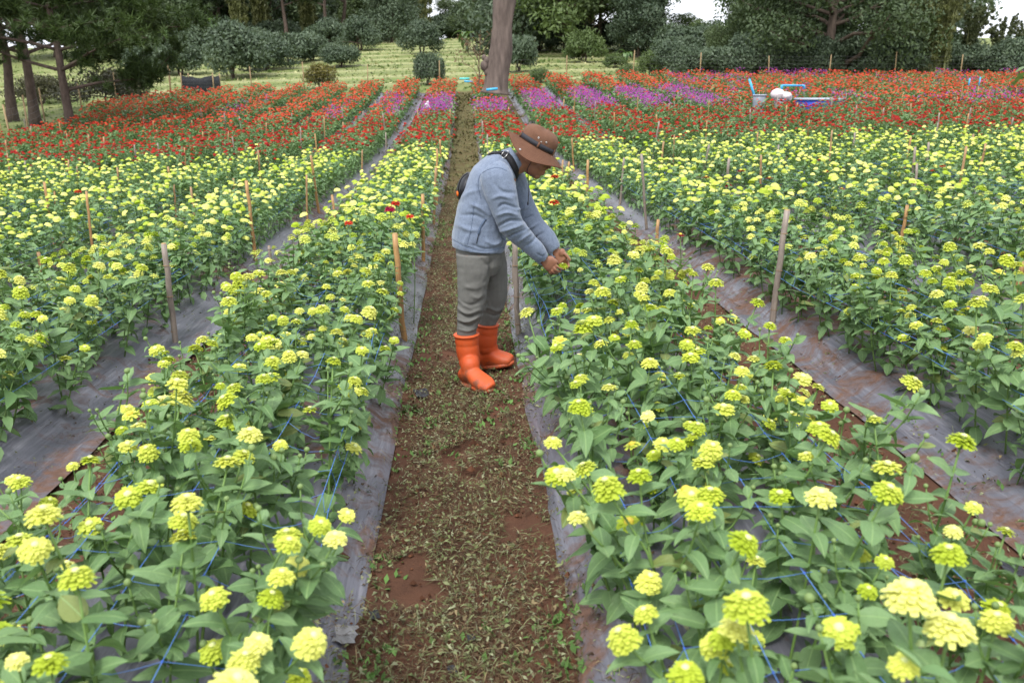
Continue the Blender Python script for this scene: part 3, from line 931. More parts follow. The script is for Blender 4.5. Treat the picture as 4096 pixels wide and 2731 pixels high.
big = [(2090, 1365, 1.24, .045, 'largest lime zinnia head, standing tall at the lower right'), (1715, 1388, 1.27, .042, 'large lime zinnia head low right of the path at the bottom'),
       (1692, 1440, 1.30, .032, 'lime zinnia just below the large one low right of the path'), (2182, 1440, 1.22, .042, 'lime zinnia head right of and below the largest one'),
       (2180, 1270, 1.45, .034, 'pale lime zinnia above the largest one at lower right'), (2290, 1425, 1.32, .032, 'lime zinnia in the lower right corner of the photo'),
       (1632, 1135, 1.80, .034, 'round lime zinnia head in the middle of the lower right bed'), (1885, 1140, 1.78, .036, 'pale flat topped lime zinnia in the lower right bed'),
       (1575, 1545, 1.25, .032, 'lime zinnia at the very bottom right of the path'), (430, 1152, 1.80, .036, 'round lime zinnia in the middle of the lower left bed'),
       (100, 1180, 1.72, .038, 'green lime zinnia at the left edge, lower left bed'), (660, 1230, 1.72, .032, 'lime zinnia near the left film edge low in the photo'), (770, 1235, 1.75, .028, 'lime zinnia overhanging the film at lower left'),
       (1270, 1015, 2.2, .026, 'lime zinnia leaning over the right film towards the path'), (1300, 1088, 2.0, .026, 'lowest lime zinnia leaning over the right film'), (1328, 1187, 1.85, .026, 'small lime zinnia hanging over the right film near the bottom')]
for a_, b_, y_, s_, lab_ in big: odd(a_ * 1.7415, b_ * 1.7415, y_, 'lime', lab_, s_, .20 if 'film' in lab_ else .04)
odd(1560, 836, 6.1, 'mag', 'magenta zinnia standing out in the bed left of the man', .042)
odd(1583, 812, 6.2, 'red', 'coral red zinnia just behind the magenta one left of the man', .036)
odd(1640, 864, 5.9, 'red', 'small coral zinnia right of the magenta one left of the man', .030)
odd(1395, 890, 5.7, 'red', 'coral zinnia low among lime heads at the left edge of its bed', .030)
odd(2219, 705, 6.6, 'red', 'coral red zinnia right below the brim of the brown hat', .036)
odd(2216, 808, 5.7, 'red', 'half hidden coral zinnia between the man and the bamboo stake right of him', .038)
odd(2910, 738, 8.0, 'crim', 'wide crimson zinnia with a gold centre right of the man', .046)
odd(2825, 708, 8.3, 'crim', 'crimson zinnia up left of the wide gold centred one', .036)
odd(2964, 682, 8.6, 'crim', 'crimson zinnia beside a bamboo stake right of the man', .040)
odd(3078, 712, 8.7, 'crim', 'crimson zinnia right of the bamboo stake in the middle right beds', .040)
odd(3280, 638, 10.2, 'crim', 'dark crimson zinnia highest of those in the right hand beds', .044)
odd(3305, 685, 9.6, 'crim', 'crimson zinnia resting on lime heads in the right hand beds', .040)
odd(3366, 755, 8.7, 'crim', 'small crimson zinnia low in the right hand beds', .034)
odd(2722, 938, 5.9, 'crim', 'small crimson zinnia low on the edge of the second bed right of the path', .030)
odd(3770, 662, 10, 'red', 'coral zinnia far right beside a tilted bamboo stake', .036)
odd(3730, 680, 9.8, 'red', 'lower of two coral zinnias at the far right', .034)
odd(312, 765, 8.6, 'red', 'single red zinnia among lime heads far left', .038)

# ------------------------------------------------------------------ dark red band: 300 nearest one by one, the rest as a mass
red = np.where(zone == 1)[0]
near_red = red[np.argsort(uvd[red, 2])]
near_red = near_red[(uvd[near_red, 0] > 0) & (uvd[near_red, 0] < 4096)][:300]
RED_MESH = []
for pi in range(NPROTO):
    v, f, kd, pid = PROTOS[pi].lod[1]
    n = pid.max() + 1
    lc, pc = leaf_cols(n), red_cols(n)
    t = np.where((kd == 0)[:, None], lc[pid], np.where((kd == 1)[:, None], pc[pid], np.array([[.12, .2, .06]])))
    RED_MESH.append(mesh_np('red_zinnia_plant', v, f, [TINT_M, TINT_P], (kd[f[:, 0]] == 1).astype(int), True, t))
red_rank = ranks([int(i) for i in near_red])
for i in near_red:
    o = link('red_zinnia_plant', RED_MESH[PI_[i]]); o.matrix_world = plant_matrix(int(i))
    tag(o, 'red zinnia, %s from the front in the %s row, %s' % (ordinal(red_rank[int(i)]), ROWW[round(pts[i, 3] / .165)], bed_short(int(pts[i, 2]))), 'zinnia', 'dark red zinnias nearest the lime ones')
rest = np.setdiff1d(red, near_red)
mass('red_zinnia_plants', [mass_arrays(rest, 1, red_cols)], 'band of dark red zinnias behind the lime ones', 'zinnias')

# ------------------------------------------------------------------ far bands: purple globe amaranth and orange red zinnias
far = np.where(zone == 2)[0]
fx, fy = X_[far], Y_[far]
pur_c = ((fx > -2.3) & (fx < 8.5) & (fy < 31.5 + .12 * fx) & (fbm(fx * .5, fy * .3, 95) > .22) & (rng.random(len(fx)) < .86))
pur_l = (fx <= -2.3) & (fbm(fx * .55, fy * .13, 96) > .60) & (fy < 34) & (rng.random(len(fx)) < .22)
pur_r = (fx >= 8.5) & (fbm(fx * .5, fy * .4, 97) > .45) & (rng.random(len(fx)) < .30)
isp = pur_c | pur_l | pur_r
p_i, o_i = far[isp], far[~isp]
mass('orange_zinnia_plants', [mass_arrays(o_i, 2, orange_cols)], 'far bands of orange red zinnias below the mown slope', 'zinnias')

def amaranth_mass(idx):
    Vs, Fs, Ts, Ms = mass_arrays(idx, 2, orange_cols)
    # keep the foliage only, then add round heads
    sel = Ms == 0
    F = Fs[sel]; M = np.zeros(len(F), int)
    n = len(idx); m = 6
    base = np.stack([X_[idx], Y_[idx], Z_[idx]], 1)[:, None] + np.stack([rng.normal(0, .10, (n, m)), rng.normal(0, .10, (n, m)), rng.uniform(.42, .72, (n, m))], -1)
    v, f = dome_arrays(5, 2, 1.0); v = v.copy(); f = tri(f)
    r = rng.uniform(.015, .024, (n * m, 1, 1))
    W = (v[None] * r + base.reshape(-1, 1, 3)).reshape(-1, 3)
    FF = (f[None] + (np.arange(n * m) * len(v))[:, None, None]).reshape(-1, 3)
    T = np.repeat(purple_cols(n * m), len(v), 0)
    return [(Vs, F, Ts, M), (W, FF, T, np.ones(len(FF), int))]
mass('globe_amaranth_plants', amaranth_mass(p_i), 'bands of purple globe amaranth beside the path and round the trunk', 'amaranth')
print('plants', NP, 'lime', len(lime), 'red', len(red), 'far', len(far))
# ================================================================== TREES, SHRUBS AND THE FAR SIDE OF THE FIELD
BARK = simple('grey_brown_bark', (.10, .075, .058), .9, .2, .45, 7, .8, vscale=(1, 1, .25))
BARK_PINE = simple('pine_bark', (.095, .07, .058), .95, .15, .5, 9, .9, vscale=(1, 1, .4))
BARK_PALE = simple('smooth_pale_bark', (.125, .096, .082), .9, .2, .55, 5.5, 1.0, vscale=(1, 1, .22))
BAMBOO_LIVE = simple('living_bamboo_culm', (.19, .20, .08), .5, .4, .3, 5)
CROWN = leafy('tree_leaves', (0, 0, 0), (1, 1, 1), .55, .35, .18, source='tint')

def leaf_cloud(r, centers, rad, n, size, aspect=.45, hang=.0, cols=((.03, .05, .018), (.07, .105, .035)), shell=.55):
    """n leaf-sized faces spread through ellipsoids; more of them near each clump's skin"""
    centers = np.asarray(centers, float); rad = np.asarray(rad, float)
    if rad.ndim == 1: rad = np.repeat(rad[:, None], 3, 1)
    w = rad.prod(1) ** (2 / 3); ci = r.choice(len(centers), n, p=w / w.sum())
    d = r.normal(0, 1, (n, 3)); d /= np.linalg.norm(d, axis=1)[:, None]
    q = shell + (1 - shell) * r.random(n); q = np.where(r.random(n) < .25, r.random(n) ** .5, q)
    c = centers[ci] + d * rad[ci] * q[:, None]
    u = r.normal(0, 1, (n, 3)); u[:, 2] -= hang * 2; u /= np.linalg.norm(u, axis=1)[:, None]
    nn = d * .8 + r.normal(0, .6, (n, 3)) + np.array([0, 0, .5])
    s = np.cross(u, nn); s /= np.linalg.norm(s, axis=1)[:, None] + 1e-6
    L = size * r.uniform(.6, 1.3, n)[:, None]
    V = np.stack([c - u * L / 2, c + s * L * aspect / 2, c + u * L / 2, c - s * L * aspect / 2], 1).reshape(-1, 3)
    k = np.arange(n) * 4
    F = np.concatenate([np.stack([k, k + 1, k + 2], 1), np.stack([k, k + 2, k + 3], 1)])
    clump = r.random(len(centers))[ci][:, None]
    t = np.clip(.55 * clump + .45 * r.random((n, 1)), 0, 1)
    T = np.array(cols[0]) * (1 - t) + np.array(cols[1]) * t
    return V, F, np.repeat(T, 4, 0)

def grow(r, base, height, r0, nlimb, spread, first=.3, wob=.05, lean=(0, 0), up=.7, sub=2):
    """trunk, limbs and twigs; returns tube list and the twig ends"""
    base = np.asarray(base, float)
    P = [base + np.array([0, 0, -.2])]
    for t in np.linspace(.12, 1, 7):
        P.append(base + np.array([lean[0] * t + r.normal(0, wob) * height * .3, lean[1] * t + r.normal(0, wob) * height * .3, height * t]))
    P = smooth_path(P, 14)
    rr = r0 * (1 - .85 * np.linspace(0, 1, 14) ** .9); rr[0] *= 1.35; rr[1] *= 1.12
    tubes = [(P, rr)]; tips = [P[-1]]
    for i in range(nlimb):
        t = first + (1 - first) * (i + r.random() * .7) / nlimb * .93
        c = P[int(t * 13)]; a = i * 2.4 + r.normal(0, .4)
        ln = spread * (1.15 - .55 * t) * r.uniform(.75, 1.2)
        o = np.array([math.cos(a), math.sin(a), 0])
        Q = smooth_path([c, c + o * ln * .4 + np.array([0, 0, ln * up * .35]), c + o * ln * .75 + np.array([0, 0, ln * up * .55]) + r.normal(0, .08, 3) * ln, c + o * ln + np.array([0, 0, ln * up * .8])], 7)
        lr = r0 * .42 * (1 - .5 * t)
        tubes.append((Q, np.linspace(lr, lr * .25, 7))); tips.append(Q[-1])
        for j in range(sub):
            c2 = Q[3 + j % 3]; a2 = a + r.normal(0, .9); l2 = ln * r.uniform(.3, .55)
            e = c2 + np.array([math.cos(a2), math.sin(a2), r.uniform(.1, .9)]) * l2
            tubes.append((smooth_path([c2, (c2 + e) / 2 + r.normal(0, .08, 3) * l2, e], 4), np.linspace(lr * .4, lr * .12, 4))); tips.append(e)
    return tubes, np.array(tips)

def wood_mesh(tubes, m, n=7):
    b = MB()
    for P, rad in tubes: b.tube(P, rad, n)
    return b.mesh('trunk', m)

class TreeKind:
    def __init__(s, wood, crown): s.wood = wood; s.crown = crown

DARK = ((.030, .053, .021), (.086, .124, .046))
MID = ((.040, .066, .024), (.105, .145, .052))
BLUE = ((.046, .074, .044), (.110, .150, .085))  # blue green leaves, colour lightened to stand in for haze over distance
OLIVE = ((.06, .075, .022), (.15, .16, .05))
LIGHT = ((.055, .09, .025), (.12, .17, .05))

def broad_kind(seed, h, spread, r0=.25, cols=MID, n=7000, size=.28, first=.3, nl=11, clump=.22, up=.7, lift=0, bark=BARK):
    r = np.random.default_rng(seed)
    tubes, tips = grow(r, (0, 0, 0), h * .86, r0, nl, spread, first, .03, (r.normal(0, .05) * h, r.normal(0, .05) * h), up)
    cr = np.full(len(tips), clump * h * .5) * r.uniform(.6, 1.25, len(tips))
    rad = np.stack([cr * 1.15, cr * 1.15, cr * .75], 1)
    V, F, T = leaf_cloud(r, tips + np.array([0, 0, lift]), rad, n, size, .45, .25, cols)
    return TreeKind(wood_mesh(tubes, bark), mesh_np('crown', V, F, [CROWN], smooth=False, tint=T))

def bush_kind(seed, h, w, cols=MID, n=4200, size=.2, hang=.3, stems=5):
    """dense round orchard bush that reaches nearly to the ground"""
    r = np.random.default_rng(seed)
    m = 34
    d = r.normal(0, 1, (m, 3)); d /= np.linalg.norm(d, axis=1)[:, None]; d[:, 2] = np.abs(d[:, 2]) * 1.75 - .85
    c = np.array([0, 0, h * .46]) + d * np.array([w * .34, w * .34, h * .30]) * r.uniform(.6, 1.05, (m, 1))
    rad = np.stack([r.uniform(.14, .25, m) * w, r.uniform(.14, .25, m) * w, r.uniform(.14, .22, m) * h], 1)
    V, F, T = leaf_cloud(r, c, rad, n, size, .42, hang, cols)
    V[:, 2] = np.maximum(V[:, 2], .05)
    b = []
    for i in range(stems):
        a = r.uniform(0, 6.3); e = c[i]
        b.append((smooth_path([(0, 0, -.1), (math.cos(a) * w * .05, math.sin(a) * w * .05, h * .2), e], 5), np.linspace(.06, .02, 5) * h / 2.5))
    return TreeKind(wood_mesh(b, BARK, 6), mesh_np('crown', V, F, [CROWN], smooth=False, tint=T))

def bamboo_kind(seed, h, w, n_culm=16, n=9000, cols=OLIVE, arch=.35):
    """clump of arching culms hung with narrow leaves"""
    r = np.random.default_rng(seed)
    tubes = []; cc = []; rr = []
    for i in range(n_culm):
        a = r.uniform(0, 6.3); b0 = r.uniform(0, .25) * w; hh = h * r.uniform(.68, 1.0)
        o = np.array([math.cos(a), math.sin(a), 0]); out = arch * w * r.uniform(.5, 1.3)
        P = smooth_path([o * b0 + np.array([0, 0, -.1]), o * (b0 + out * .12) + np.array([0, 0, hh * .45]), o * (b0 + out * .5) + np.array([0, 0, hh * .82]), o * (b0 + out * 1.15) + np.array([0, 0, hh * .97])], 12)
        tubes.append((P, np.linspace(.045, .01, 12)))
        for t in range(2, 12):
            cc.append(P[t] + r.normal(0, .08, 3)); rr.append(np.array([.22, .22, .30]) * w * .42 * r.uniform(.6, 1.2) * (1.15 - .05 * t))
    V, F, T = leaf_cloud(r, cc, np.array(rr), n, .34, .2, .9, cols, .3)
    return TreeKind(wood_mesh(tubes, BAMBOO_LIVE, 5), mesh_np('crown', V, F, [CROWN], smooth=False, tint=T))

def pine_kind(seed, h, spread, r0, first, ntuft=900, needle=.26, per=34, nl=22, lean=(0, 0), cols=((.022, .042, .012), (.074, .118, .026)), up=.35):
    r = np.random.default_rng(seed)
    tubes, tips = grow(r, (0, 0, 0), h, r0, nl, spread, first, .02, lean, up, 4)
    c = []
    ends = [t for t in tubes[1:]]
    while len(c) < ntuft:
        P, _ = ends[r.integers(0, len(ends))]
        q = P[min(len(P) - 1, int(len(P) * r.uniform(.35, 1.0)))]
        c.append(q + r.normal(0, .22, 3) * np.array([1, 1, .7]) * spread * .28)
    c = np.array(c); n = len(c)
    ax = r.normal(0, .45, (n, 3)) + np.array([0, 0, .75]) + (c - c.mean(0)) * np.array([.12, .12, 0]); ax /= np.linalg.norm(ax, axis=1)[:, None]
    d = ax[:, None] * .55 + r.normal(0, .62, (n, per, 3)); d /= np.linalg.norm(d, axis=2)[..., None]
    L = needle * r.uniform(.7, 1.2, (n, per, 1))
    s = np.cross(d, r.normal(0, 1, (n, per, 3))); s /= np.linalg.norm(s, axis=2)[..., None]
    b = c[:, None] + ax[:, None] * r.uniform(-.12, .12, (n, per, 1))
    wd = needle * .062
    V = np.stack([b - s * wd, b + s * wd, b + d * L], 2).reshape(-1, 3)
    F = np.arange(len(V)).reshape(-1, 3)
    t = np.clip(.6 * r.random((n, 1, 1)) + .4 * r.random((n, per, 1)), 0, 1)
    T = np.repeat((np.array(cols[0]) * (1 - t) + np.array(cols[1]) * t).reshape(-1, 3), 3, 0)
    return TreeKind(wood_mesh(tubes, BARK_PINE, 8), mesh_np('crown', V, F, [CROWN], smooth=False, tint=T))

def tree(name, kind, dx, Y, label, cat, group=None, s=1.0, rz=None, sz=None, dz=0):
    X = x_at(dx, Y)
    o = empty(name, (X, Y, float(base_z(X, Y)) - .05 + dz), random.uniform(0, 6.3) if rz is None else rz)
    o.scale = (s, s, sz or s)
    tag(o, label, cat, group)
    link('trunk', kind.wood, o); link('crown', kind.crown, o)
    return o

# ---- left: the pine beside the field and two behind it
P1 = pine_kind(1, 7.6, 3.4, .16, .29, 3200, .25, 40, 26, (-.25, 0), up=.26)
P2 = pine_kind(2, 9.0, 3.0, .20, .34, 1200, .32, 30, 22, (-.3, .1))
tree('pine_tree', P1, 152, 28.6, 'large green pine with a forked trunk beside the left edge of the field', 'pine tree', 'pines left of the field', 1, .4)
tree('pine_tree', P2, 72, 34, 'leaning pine trunk left of and behind the large pine', 'pine tree', 'pines left of the field', 1, 1.2)
tree('pine_tree', P2, 20, 36, 'dark pine at the left edge of the photo', 'pine tree', 'pines left of the field', 1.05, 3.4)
THICKET = bush_kind(30, 1.9, 4.2, ((.035, .034, .018), (.075, .075, .03)), 4200, .16)
tree('thicket', THICKET, 250, 41, 'low dark thicket behind the fence right of the large pine', 'thicket', s=1.1)
tree('thicket', THICKET, 95, 44, 'low brown thicket behind the pine trunks', 'thicket', s=.9)

# ---- orchard bushes at the foot of the far slope
B1 = bush_kind(41, 3.3, 5.2, BLUE, 9000, .26); B2 = bush_kind(42, 3.0, 4.6, BLUE, 8000, .26); B3 = bush_kind(43, 3.8, 5.0, BLUE, 9000, .26); B4 = bush_kind(44, 2.2, 3.2, LIGHT, 4600, .2)
orchard = [(345, 62, B2, 1.2, 'leftmost round dark green orchard bush, partly behind the large pine'), (420, 60, B1, 1.0, 'round orchard bush behind the fence left of the black shade net'),
           (540, 56, B3, 1.25, 'large round orchard bush right behind the black shade net'), (615, 62, B1, 1.05, 'blue green orchard bush right of the one behind the shade net'),
           (672, 68, B2, 1.2, 'orchard bush in the middle of the row on the left slope'), (722, 70, B1, .95, 'orchard bush above the yellowish shrub'),
           (785, 62, B2, .85, 'low orchard bush right of the yellowish shrub'), (832, 82, B3, 1.1, 'orchard bush at the upper end of the left row'),
           (470, 74, B3, 1.1, 'orchard bush in the second row behind the shade net'), (590, 80, B2, 1.3, 'orchard bush high in the second row left'), (760, 88, B1, 1.2, 'orchard bush in the second row above the yellowish shrub')]
for dx, Y, k, s, lab in orchard: tree('orchard_bush', k, dx, Y, lab, 'bush', 'orchard bushes on the left slope', s * .82)
YB = bush_kind(45, 1.7, 2.1, ((.085, .085, .018), (.20, .17, .04)), 2600, .15)
tree('yellow_shrub', YB, 737, 46, 'yellowish leafed shrub standing just beyond the red flowers', 'shrub', s=1.0)
tree('round_bush', B3, 972, 74, 'dark round bush alone in the middle of the mown slope', 'bush', s=.82)
tree('round_bush', B2, 985, 46, 'narrow bush below the round one, at the end of the flower rows', 'bush', s=.42, sz=.72)
tree('round_bush', B2, 1190, 52, 'rounded bush just right of the big bare trunk', 'bush', s=.62, sz=.95)
tree('round_bush', B4, 1240, 45, 'small light green shrub right of the trunk at the edge of the flowers', 'shrub', s=.42)
tree('round_bush', B4, 1340, 58, 'pale bushy shrub under the tall trees right of the trunk', 'bush', s=1.0, sz=1.2)
tree('round_bush', B4, 1410, 54, 'low shrub left of the small palm at the foot of the tall trees', 'shrub', s=.5)
tree('round_bush', B4, 1492, 47, 'light green shrub behind the wire fence', 'shrub', s=.55, sz=.75)
tree('round_bush', B4, 1440, 46, 'lowest green shrub behind the wire fence', 'shrub', s=.42)
tree('round_bush', B2, 1545, 56, 'dark bush behind the fence below the gap of sky', 'bush', s=.8)

# ---- skyline behind the slope
T1 = broad_kind(51, 13, 3.8, .24, DARK, 13000, .46, .16, 16, .32)
T2 = broad_kind(52, 14, 3.0, .22, MID, 10000, .44, .30, 14, .26)
T3 = broad_kind(53, 10, 3.4, .22, MID, 12000, .38, .10, 16, .36)
T5 = broad_kind(61, 10, 3.4, .2, LIGHT, 11000, .36, .08, 16, .34)
T4 = broad_kind(54, 11, 3.0, .2, BLUE, 13000, .40, .04, 18, .34)
PF = pine_kind(55, 15, 3.6, .26, .34, 900, .6, 26, 18, cols=((.028, .045, .018), (.07, .098, .032)))
BA = bamboo_kind(56, 9.5, 3.0, 22, 15000); BB = bamboo_kind(57, 8.0, 2.6, 18, 13000, ((.035, .05, .018), (.095, .11, .04)), .45)
back = [(392, 98, T2, 1.0), (455, 104, PF, 1.0), (520, 112, T1, 1.1), (560, 100, BA, 1.25), (610, 106, BA, 1.3), (665, 100, PF, .95), (715, 108, BA, 1.3), (757, 96, PF, .9), (800, 104, PF, 1.0),
        (845, 118, T2, .8), (880, 108, BA, 1.2), (930, 112, BA, 1.15), (978, 106, BA, 1.0), (905, 96, T4, .72), (1048, 112, T3, .52), (1088, 104, T3, .55), (1130, 108, T1, .55), (340, 92, T1, .95), (290, 90, T2, 1.0), (220, 88, T1, 1.0), (140, 84, T3, 1.0), (60, 80, T1, 1.0),
        (425, 120, T1, 1.2), (490, 122, T3, 1.5), (540, 118, T1, 1.15), (585, 122, BA, 1.5), (640, 120, T1, 1.2), (860, 122, BA, 1.35), (905, 124, BA, 1.4), (1068, 122, T3, .55), (1112, 118, T4, .55)]
kindw = {id(T1): 'dark broad leaved tree', id(T2): 'tall open broad leaved tree', id(T3): 'full crowned broad leaved tree', id(T4): 'rounded blue green tree', id(PF): 'tall bare stemmed pine', id(BA): 'tall plume of bamboo'}
back.sort()
def nth_word(seq, i, what):
    return 'the %s from the left of the %s' % (ordinal(i), what)
def place_word(dx):
    q = int(dx / 23.52)
    return '%d percent across from the left' % q
seen_k = {}
for dx, Y, k, s in back:
    seen_k[id(k)] = seen_k.get(id(k), 0) + 1
    tree('bamboo_clump' if k is BA else 'skyline_pine' if k is PF else 'skyline_tree', k, dx, Y, kindw[id(k)] + ' on the skyline, %s of its kind from the left' % ordinal(seen_k[id(k)]), 'bamboo' if k is BA else 'tree', 'skyline trees behind the slope', s)
for i, dx in enumerate(list(range(330, 960, 46)) + [1040, 1082, 1124, 1166]):
    tree('far_tree', (T4, T3)[i % 2], dx + random.uniform(-8, 8), random.uniform(126, 134), 'tree farther back on the skyline, %s from the left' % ordinal(i + 1), 'tree', 'far trees closing the skyline', .85 if dx < 960 else .5)
# ---- right: tall wood behind the field
right = [(1200, 70, T4, .95, 'dark leafy tree directly right of the bare trunk'), (1262, 74, BA, 1.25, 'yellow green bamboo plume right of the bare trunk'), (1310, 66, T5, 1.0, 'tall light crowned tree with a thin pale trunk'),
         (1335, 76, T1, 1.0, 'dark tall tree in the middle of the right hand wood'), (1425, 64, T2, .80, 'tall dark trunked tree with sky showing through its crown'), (1372, 70, T1, .90, 'last tall tree before the gap of sky'),
         (1462, 62, T4, .50, 'dark lower tree at the left side of the sky gap'), (1345, 84, BA, 1.35, 'bamboo far behind the tall trees'), (1565, 66, T3, .30, 'low spreading tree under the gap of sky'), (1618, 60, T5, .28, 'pale green low tree at the right side of the sky gap'),
         (1775, 62, T4, .85, 'dense dark tree left of the great spreading tree'), (1712, 52, T5, .42, 'yellow green lower tree in front of the dense dark one'), (1655, 50, T3, .26, 'small leafy tree behind the wire fence'),
         (2010, 56, T4, 1.1, 'dense dark tree right behind the great spreading tree'), (2085, 62, T1, .85, 'dark tall tree behind the bamboo'), (1800, 62, T1, 1.0, 'dark tree behind the great spreading tree on its left')]
for dx, Y, k, s, lab in right:
    tree('bamboo_clump' if k is BA else 'wood_tree', k, dx, Y, lab, 'bamboo' if k is BA else 'tree', 'trees of the wood on the right', s)
GREAT = broad_kind(60, 9.5, 5.2, .42, DARK, 34000, .26, .05, 26, .40, .42)
tree('spreading_tree', GREAT, 1900, 48, 'great dark spreading tree with many limbs from a short trunk, right', 'tree', s=.86, rz=.7)
bam = [(2105, 46, BA, .50, 'large feathery bamboo clump right of the great tree'), (2150, 45, BA, .46, 'second bamboo clump right of the great tree'), (2205, 48, BB, .46, 'third bamboo clump, dark and leaning right'),
       (2285, 54, BB, .40, 'bamboo clump with a pointed top near the right edge'), (2338, 52, BB, .36, 'bamboo clump at the right edge of the photo'), (2400, 50, BB, .42, 'bamboo clump just beyond the right edge'), (2128, 50, BA, .52, 'bamboo farther back between the first two clumps')]
for dx, Y, k, s, lab in bam: tree('bamboo_clump', k, dx, Y, lab, 'bamboo', 'bamboo clumps on the right', s * 1.45, sz=s * 1.05)
for i, dx in enumerate(list(range(380, 960, 52)) + [1035, 1080, 1120, 1165, 1215]):
    tree('hilltop_bush', (B1, B3, B2)[i % 3], dx + random.uniform(-10, 10), random.uniform(104, 112), 'hazy green bush on the hilltop, %s from the left' % ordinal(i + 1), 'bush', 'bushes along the hilltop', random.uniform(.9, 1.3))
# understorey that closes the view under the wood
for i, dx in enumerate(list(range(1530, 2080, 58)) + [2235, 2265, 2300, 2330, 2365, 2400]):
    tree('undergrowth_bush', (B3, B1, B2)[i % 3], dx + random.uniform(-14, 14), random.uniform(46, 49), 'dark undergrowth bush just behind the fence, %s from the left' % ordinal(i + 1), 'bush', 'undergrowth behind the far fence', random.uniform(.55, .8))
for i, dx in enumerate(range(1240, 2200, 64)):
    tree('understorey_bush', (B1, B3, B2)[i % 3], dx + random.uniform(-14, 14), 72 if dx < 1560 else 58, 'dark understorey bush under the wood, %s from the left' % ordinal(i + 1), 'bush', 'understorey of the wood on the right', random.uniform(.85, 1.25))

# ---- the big bare trunk at the end of the path
def bare_trunk():
    Yt = 32.0; X0 = x_at(1135, Yt); z0 = float(base_z(X0, Yt))
    k = Yt / 1960 * 1.0
    root = empty('bare_trunk_tree', (X0, Yt, z0))
    tag(root, 'thick bare grey brown trunk leaning right at the end of the path', 'tree')
    def q(dx, dy): p = at(dx * 1.7415, dy * 1.7415, Yt) - np.array([X0, Yt, z0]); return p
    P = smooth_path([q(1136, 216), q(1138, 196), q(1141, 160), q(1150, 110), q(1153, 70), q(1157, 30), q(1162, -10), q(1168, -60)], 30)
    rad = np.interp(np.linspace(0, 1, 30), [0, .08, .25, .45, .62, .8, 1], [.56, .46, .42, .37, .34, .38, .40])
    V, F = tube(P, rad, 26)
    V = np.array(V)
    ang = np.arctan2(V[:, 1], V[:, 0] - np.interp(V[:, 2], P[:, 2], P[:, 0]))
    bumpy = .05 * np.sin(ang * 3 + V[:, 2] * 1.1) + .03 * np.sin(ang * 7 - V[:, 2] * 2) + .05 * (fbm(ang * 2 + 9, V[:, 2] * 1.6, 5) - .5)
    ax = np.stack([np.interp(V[:, 2], P[:, 2], P[:, 0]), np.interp(V[:, 2], P[:, 2], P[:, 1]), V[:, 2]], 1)
    dirv = V - ax; V = V + dirv * (bumpy / .45)[:, None]
    b = MB(); b.add(V, F)
    b.build('trunk', BARK_PALE, root)
    m = MB(); c = q(1113, 152)
    for dx, dz, r_ in ((0, 0, .16), (.08, .17, .13), (.12, -.2, .15), (.2, -.42, .12), (-.02, .28, .09)):
        v, f = ellipsoid(c + np.array([dx, -.1, dz]), (r_, r_, r_ * 1.2)); m.add(v, f)
    m.build('burl', BARK_PALE, root)
    for s_, pts_ in ((1, [q(1165, -30), q(1185, -95), q(1215, -170), q(1230, -260)]), (2, [q(1164, -40), q(1140, -110), q(1100, -180), q(1085, -270)]), (3, [q(1168, -60), q(1172, -150), q(1160, -260)])):
        MB().tube(smooth_path(pts_, 10), np.linspace(.27, .06, 10), 10).build('limb', BARK_PALE, root)
    r = np.random.default_rng(77)
    cl = np.array([q(1230, -265), q(1085, -275), q(1160, -265), q(1200, -190), q(1115, -210)])
    V, F, T = leaf_cloud(r, cl, np.full(5, 1.2), 3000, .28, .45, .3, MID)
    link('crown', mesh_np('crown', V, F, [CROWN], smooth=False, tint=T), root)
bare_trunk()
def bare_shrub():
    Y = 36; X0 = x_at(1098, Y)
    r = np.random.default_rng(5)
    root = empty('leafless_shrub', (X0, Y, float(base_z(X0, Y))))
    tag(root, 'thin leafless branching shrub just left of the big bare trunk', 'shrub')
    tubes, tips = grow(r, (0, 0, 0), 2.6, .055, 9, 1.0, .35, .03, (.1, 0), 1.3, 4)
    link('stem', wood_mesh(tubes, simple('dry_twig', (.16, .11, .075), .9, .2), 5), root)
    V, F, T = leaf_cloud(r, tips, np.full(len(tips), .16), 240, .10, .5, .6, ((.09, .05, .025), (.15, .09, .04)))
    link('dry_leaves', mesh_np('dry_leaves', V, F, [CROWN], smooth=False, tint=T), root)
bare_shrub()

# ---- banana plants and a small palm
BAN = leafy('banana_leaf', (.07, .14, .045), (.14, .22, .08), .45, .4, .3)
def banana(dx, Y, h, label, n=8, seed=1, spread=1.0):
    r = np.random.default_rng(seed); X0 = x_at(dx, Y)
    root = empty('banana_plant', (X0, Y, float(base_z(X0, Y)))); tag(root, label, 'banana plant')
    MB().tube([(0, 0, -.1), (.03, 0, h * .35), (0, .03, h * .62)], [.12, .10, .07], 9).build('stem', simple('banana_stem', (.19, .22, .09), .5, .3), root)
    for i in range(n):
        a = i * 2.4 + r.normal(0, .2); L = h * r.uniform(.5, .7) * spread; el = r.uniform(.5, 1.25)
        V = []; F = []
        for j in range(9):
            t = j / 8; e = el - 1.5 * t * t * (1.3 - el * .6)
            p_ = np.array([t * L * math.cos(e), 0, h * .6 + t * L * math.sin(e)]); w = .16 * h * .8 * math.sin(math.pi * (.06 + .9 * t)) ** .7
            for s_ in (-1, 0, 1): V.append(p_ + np.array([0, s_ * w, abs(s_) * w * .35]))
        for j in range(8):
            for s_ in (0, 1): q = j * 3 + s_; F.append((q, q + 3, q + 4, q + 1))
        o = link('leaf', mesh_np('leaf', np.array(V), F, [BAN]), root); o.rotation_euler = (0, 0, a)
banana(512, 78, 3.4, 'bright green banana plant above the orchard bushes left', 9, 1)
banana(365, 84, 3.0, 'paler banana plant behind the large pine boughs', 8, 2)
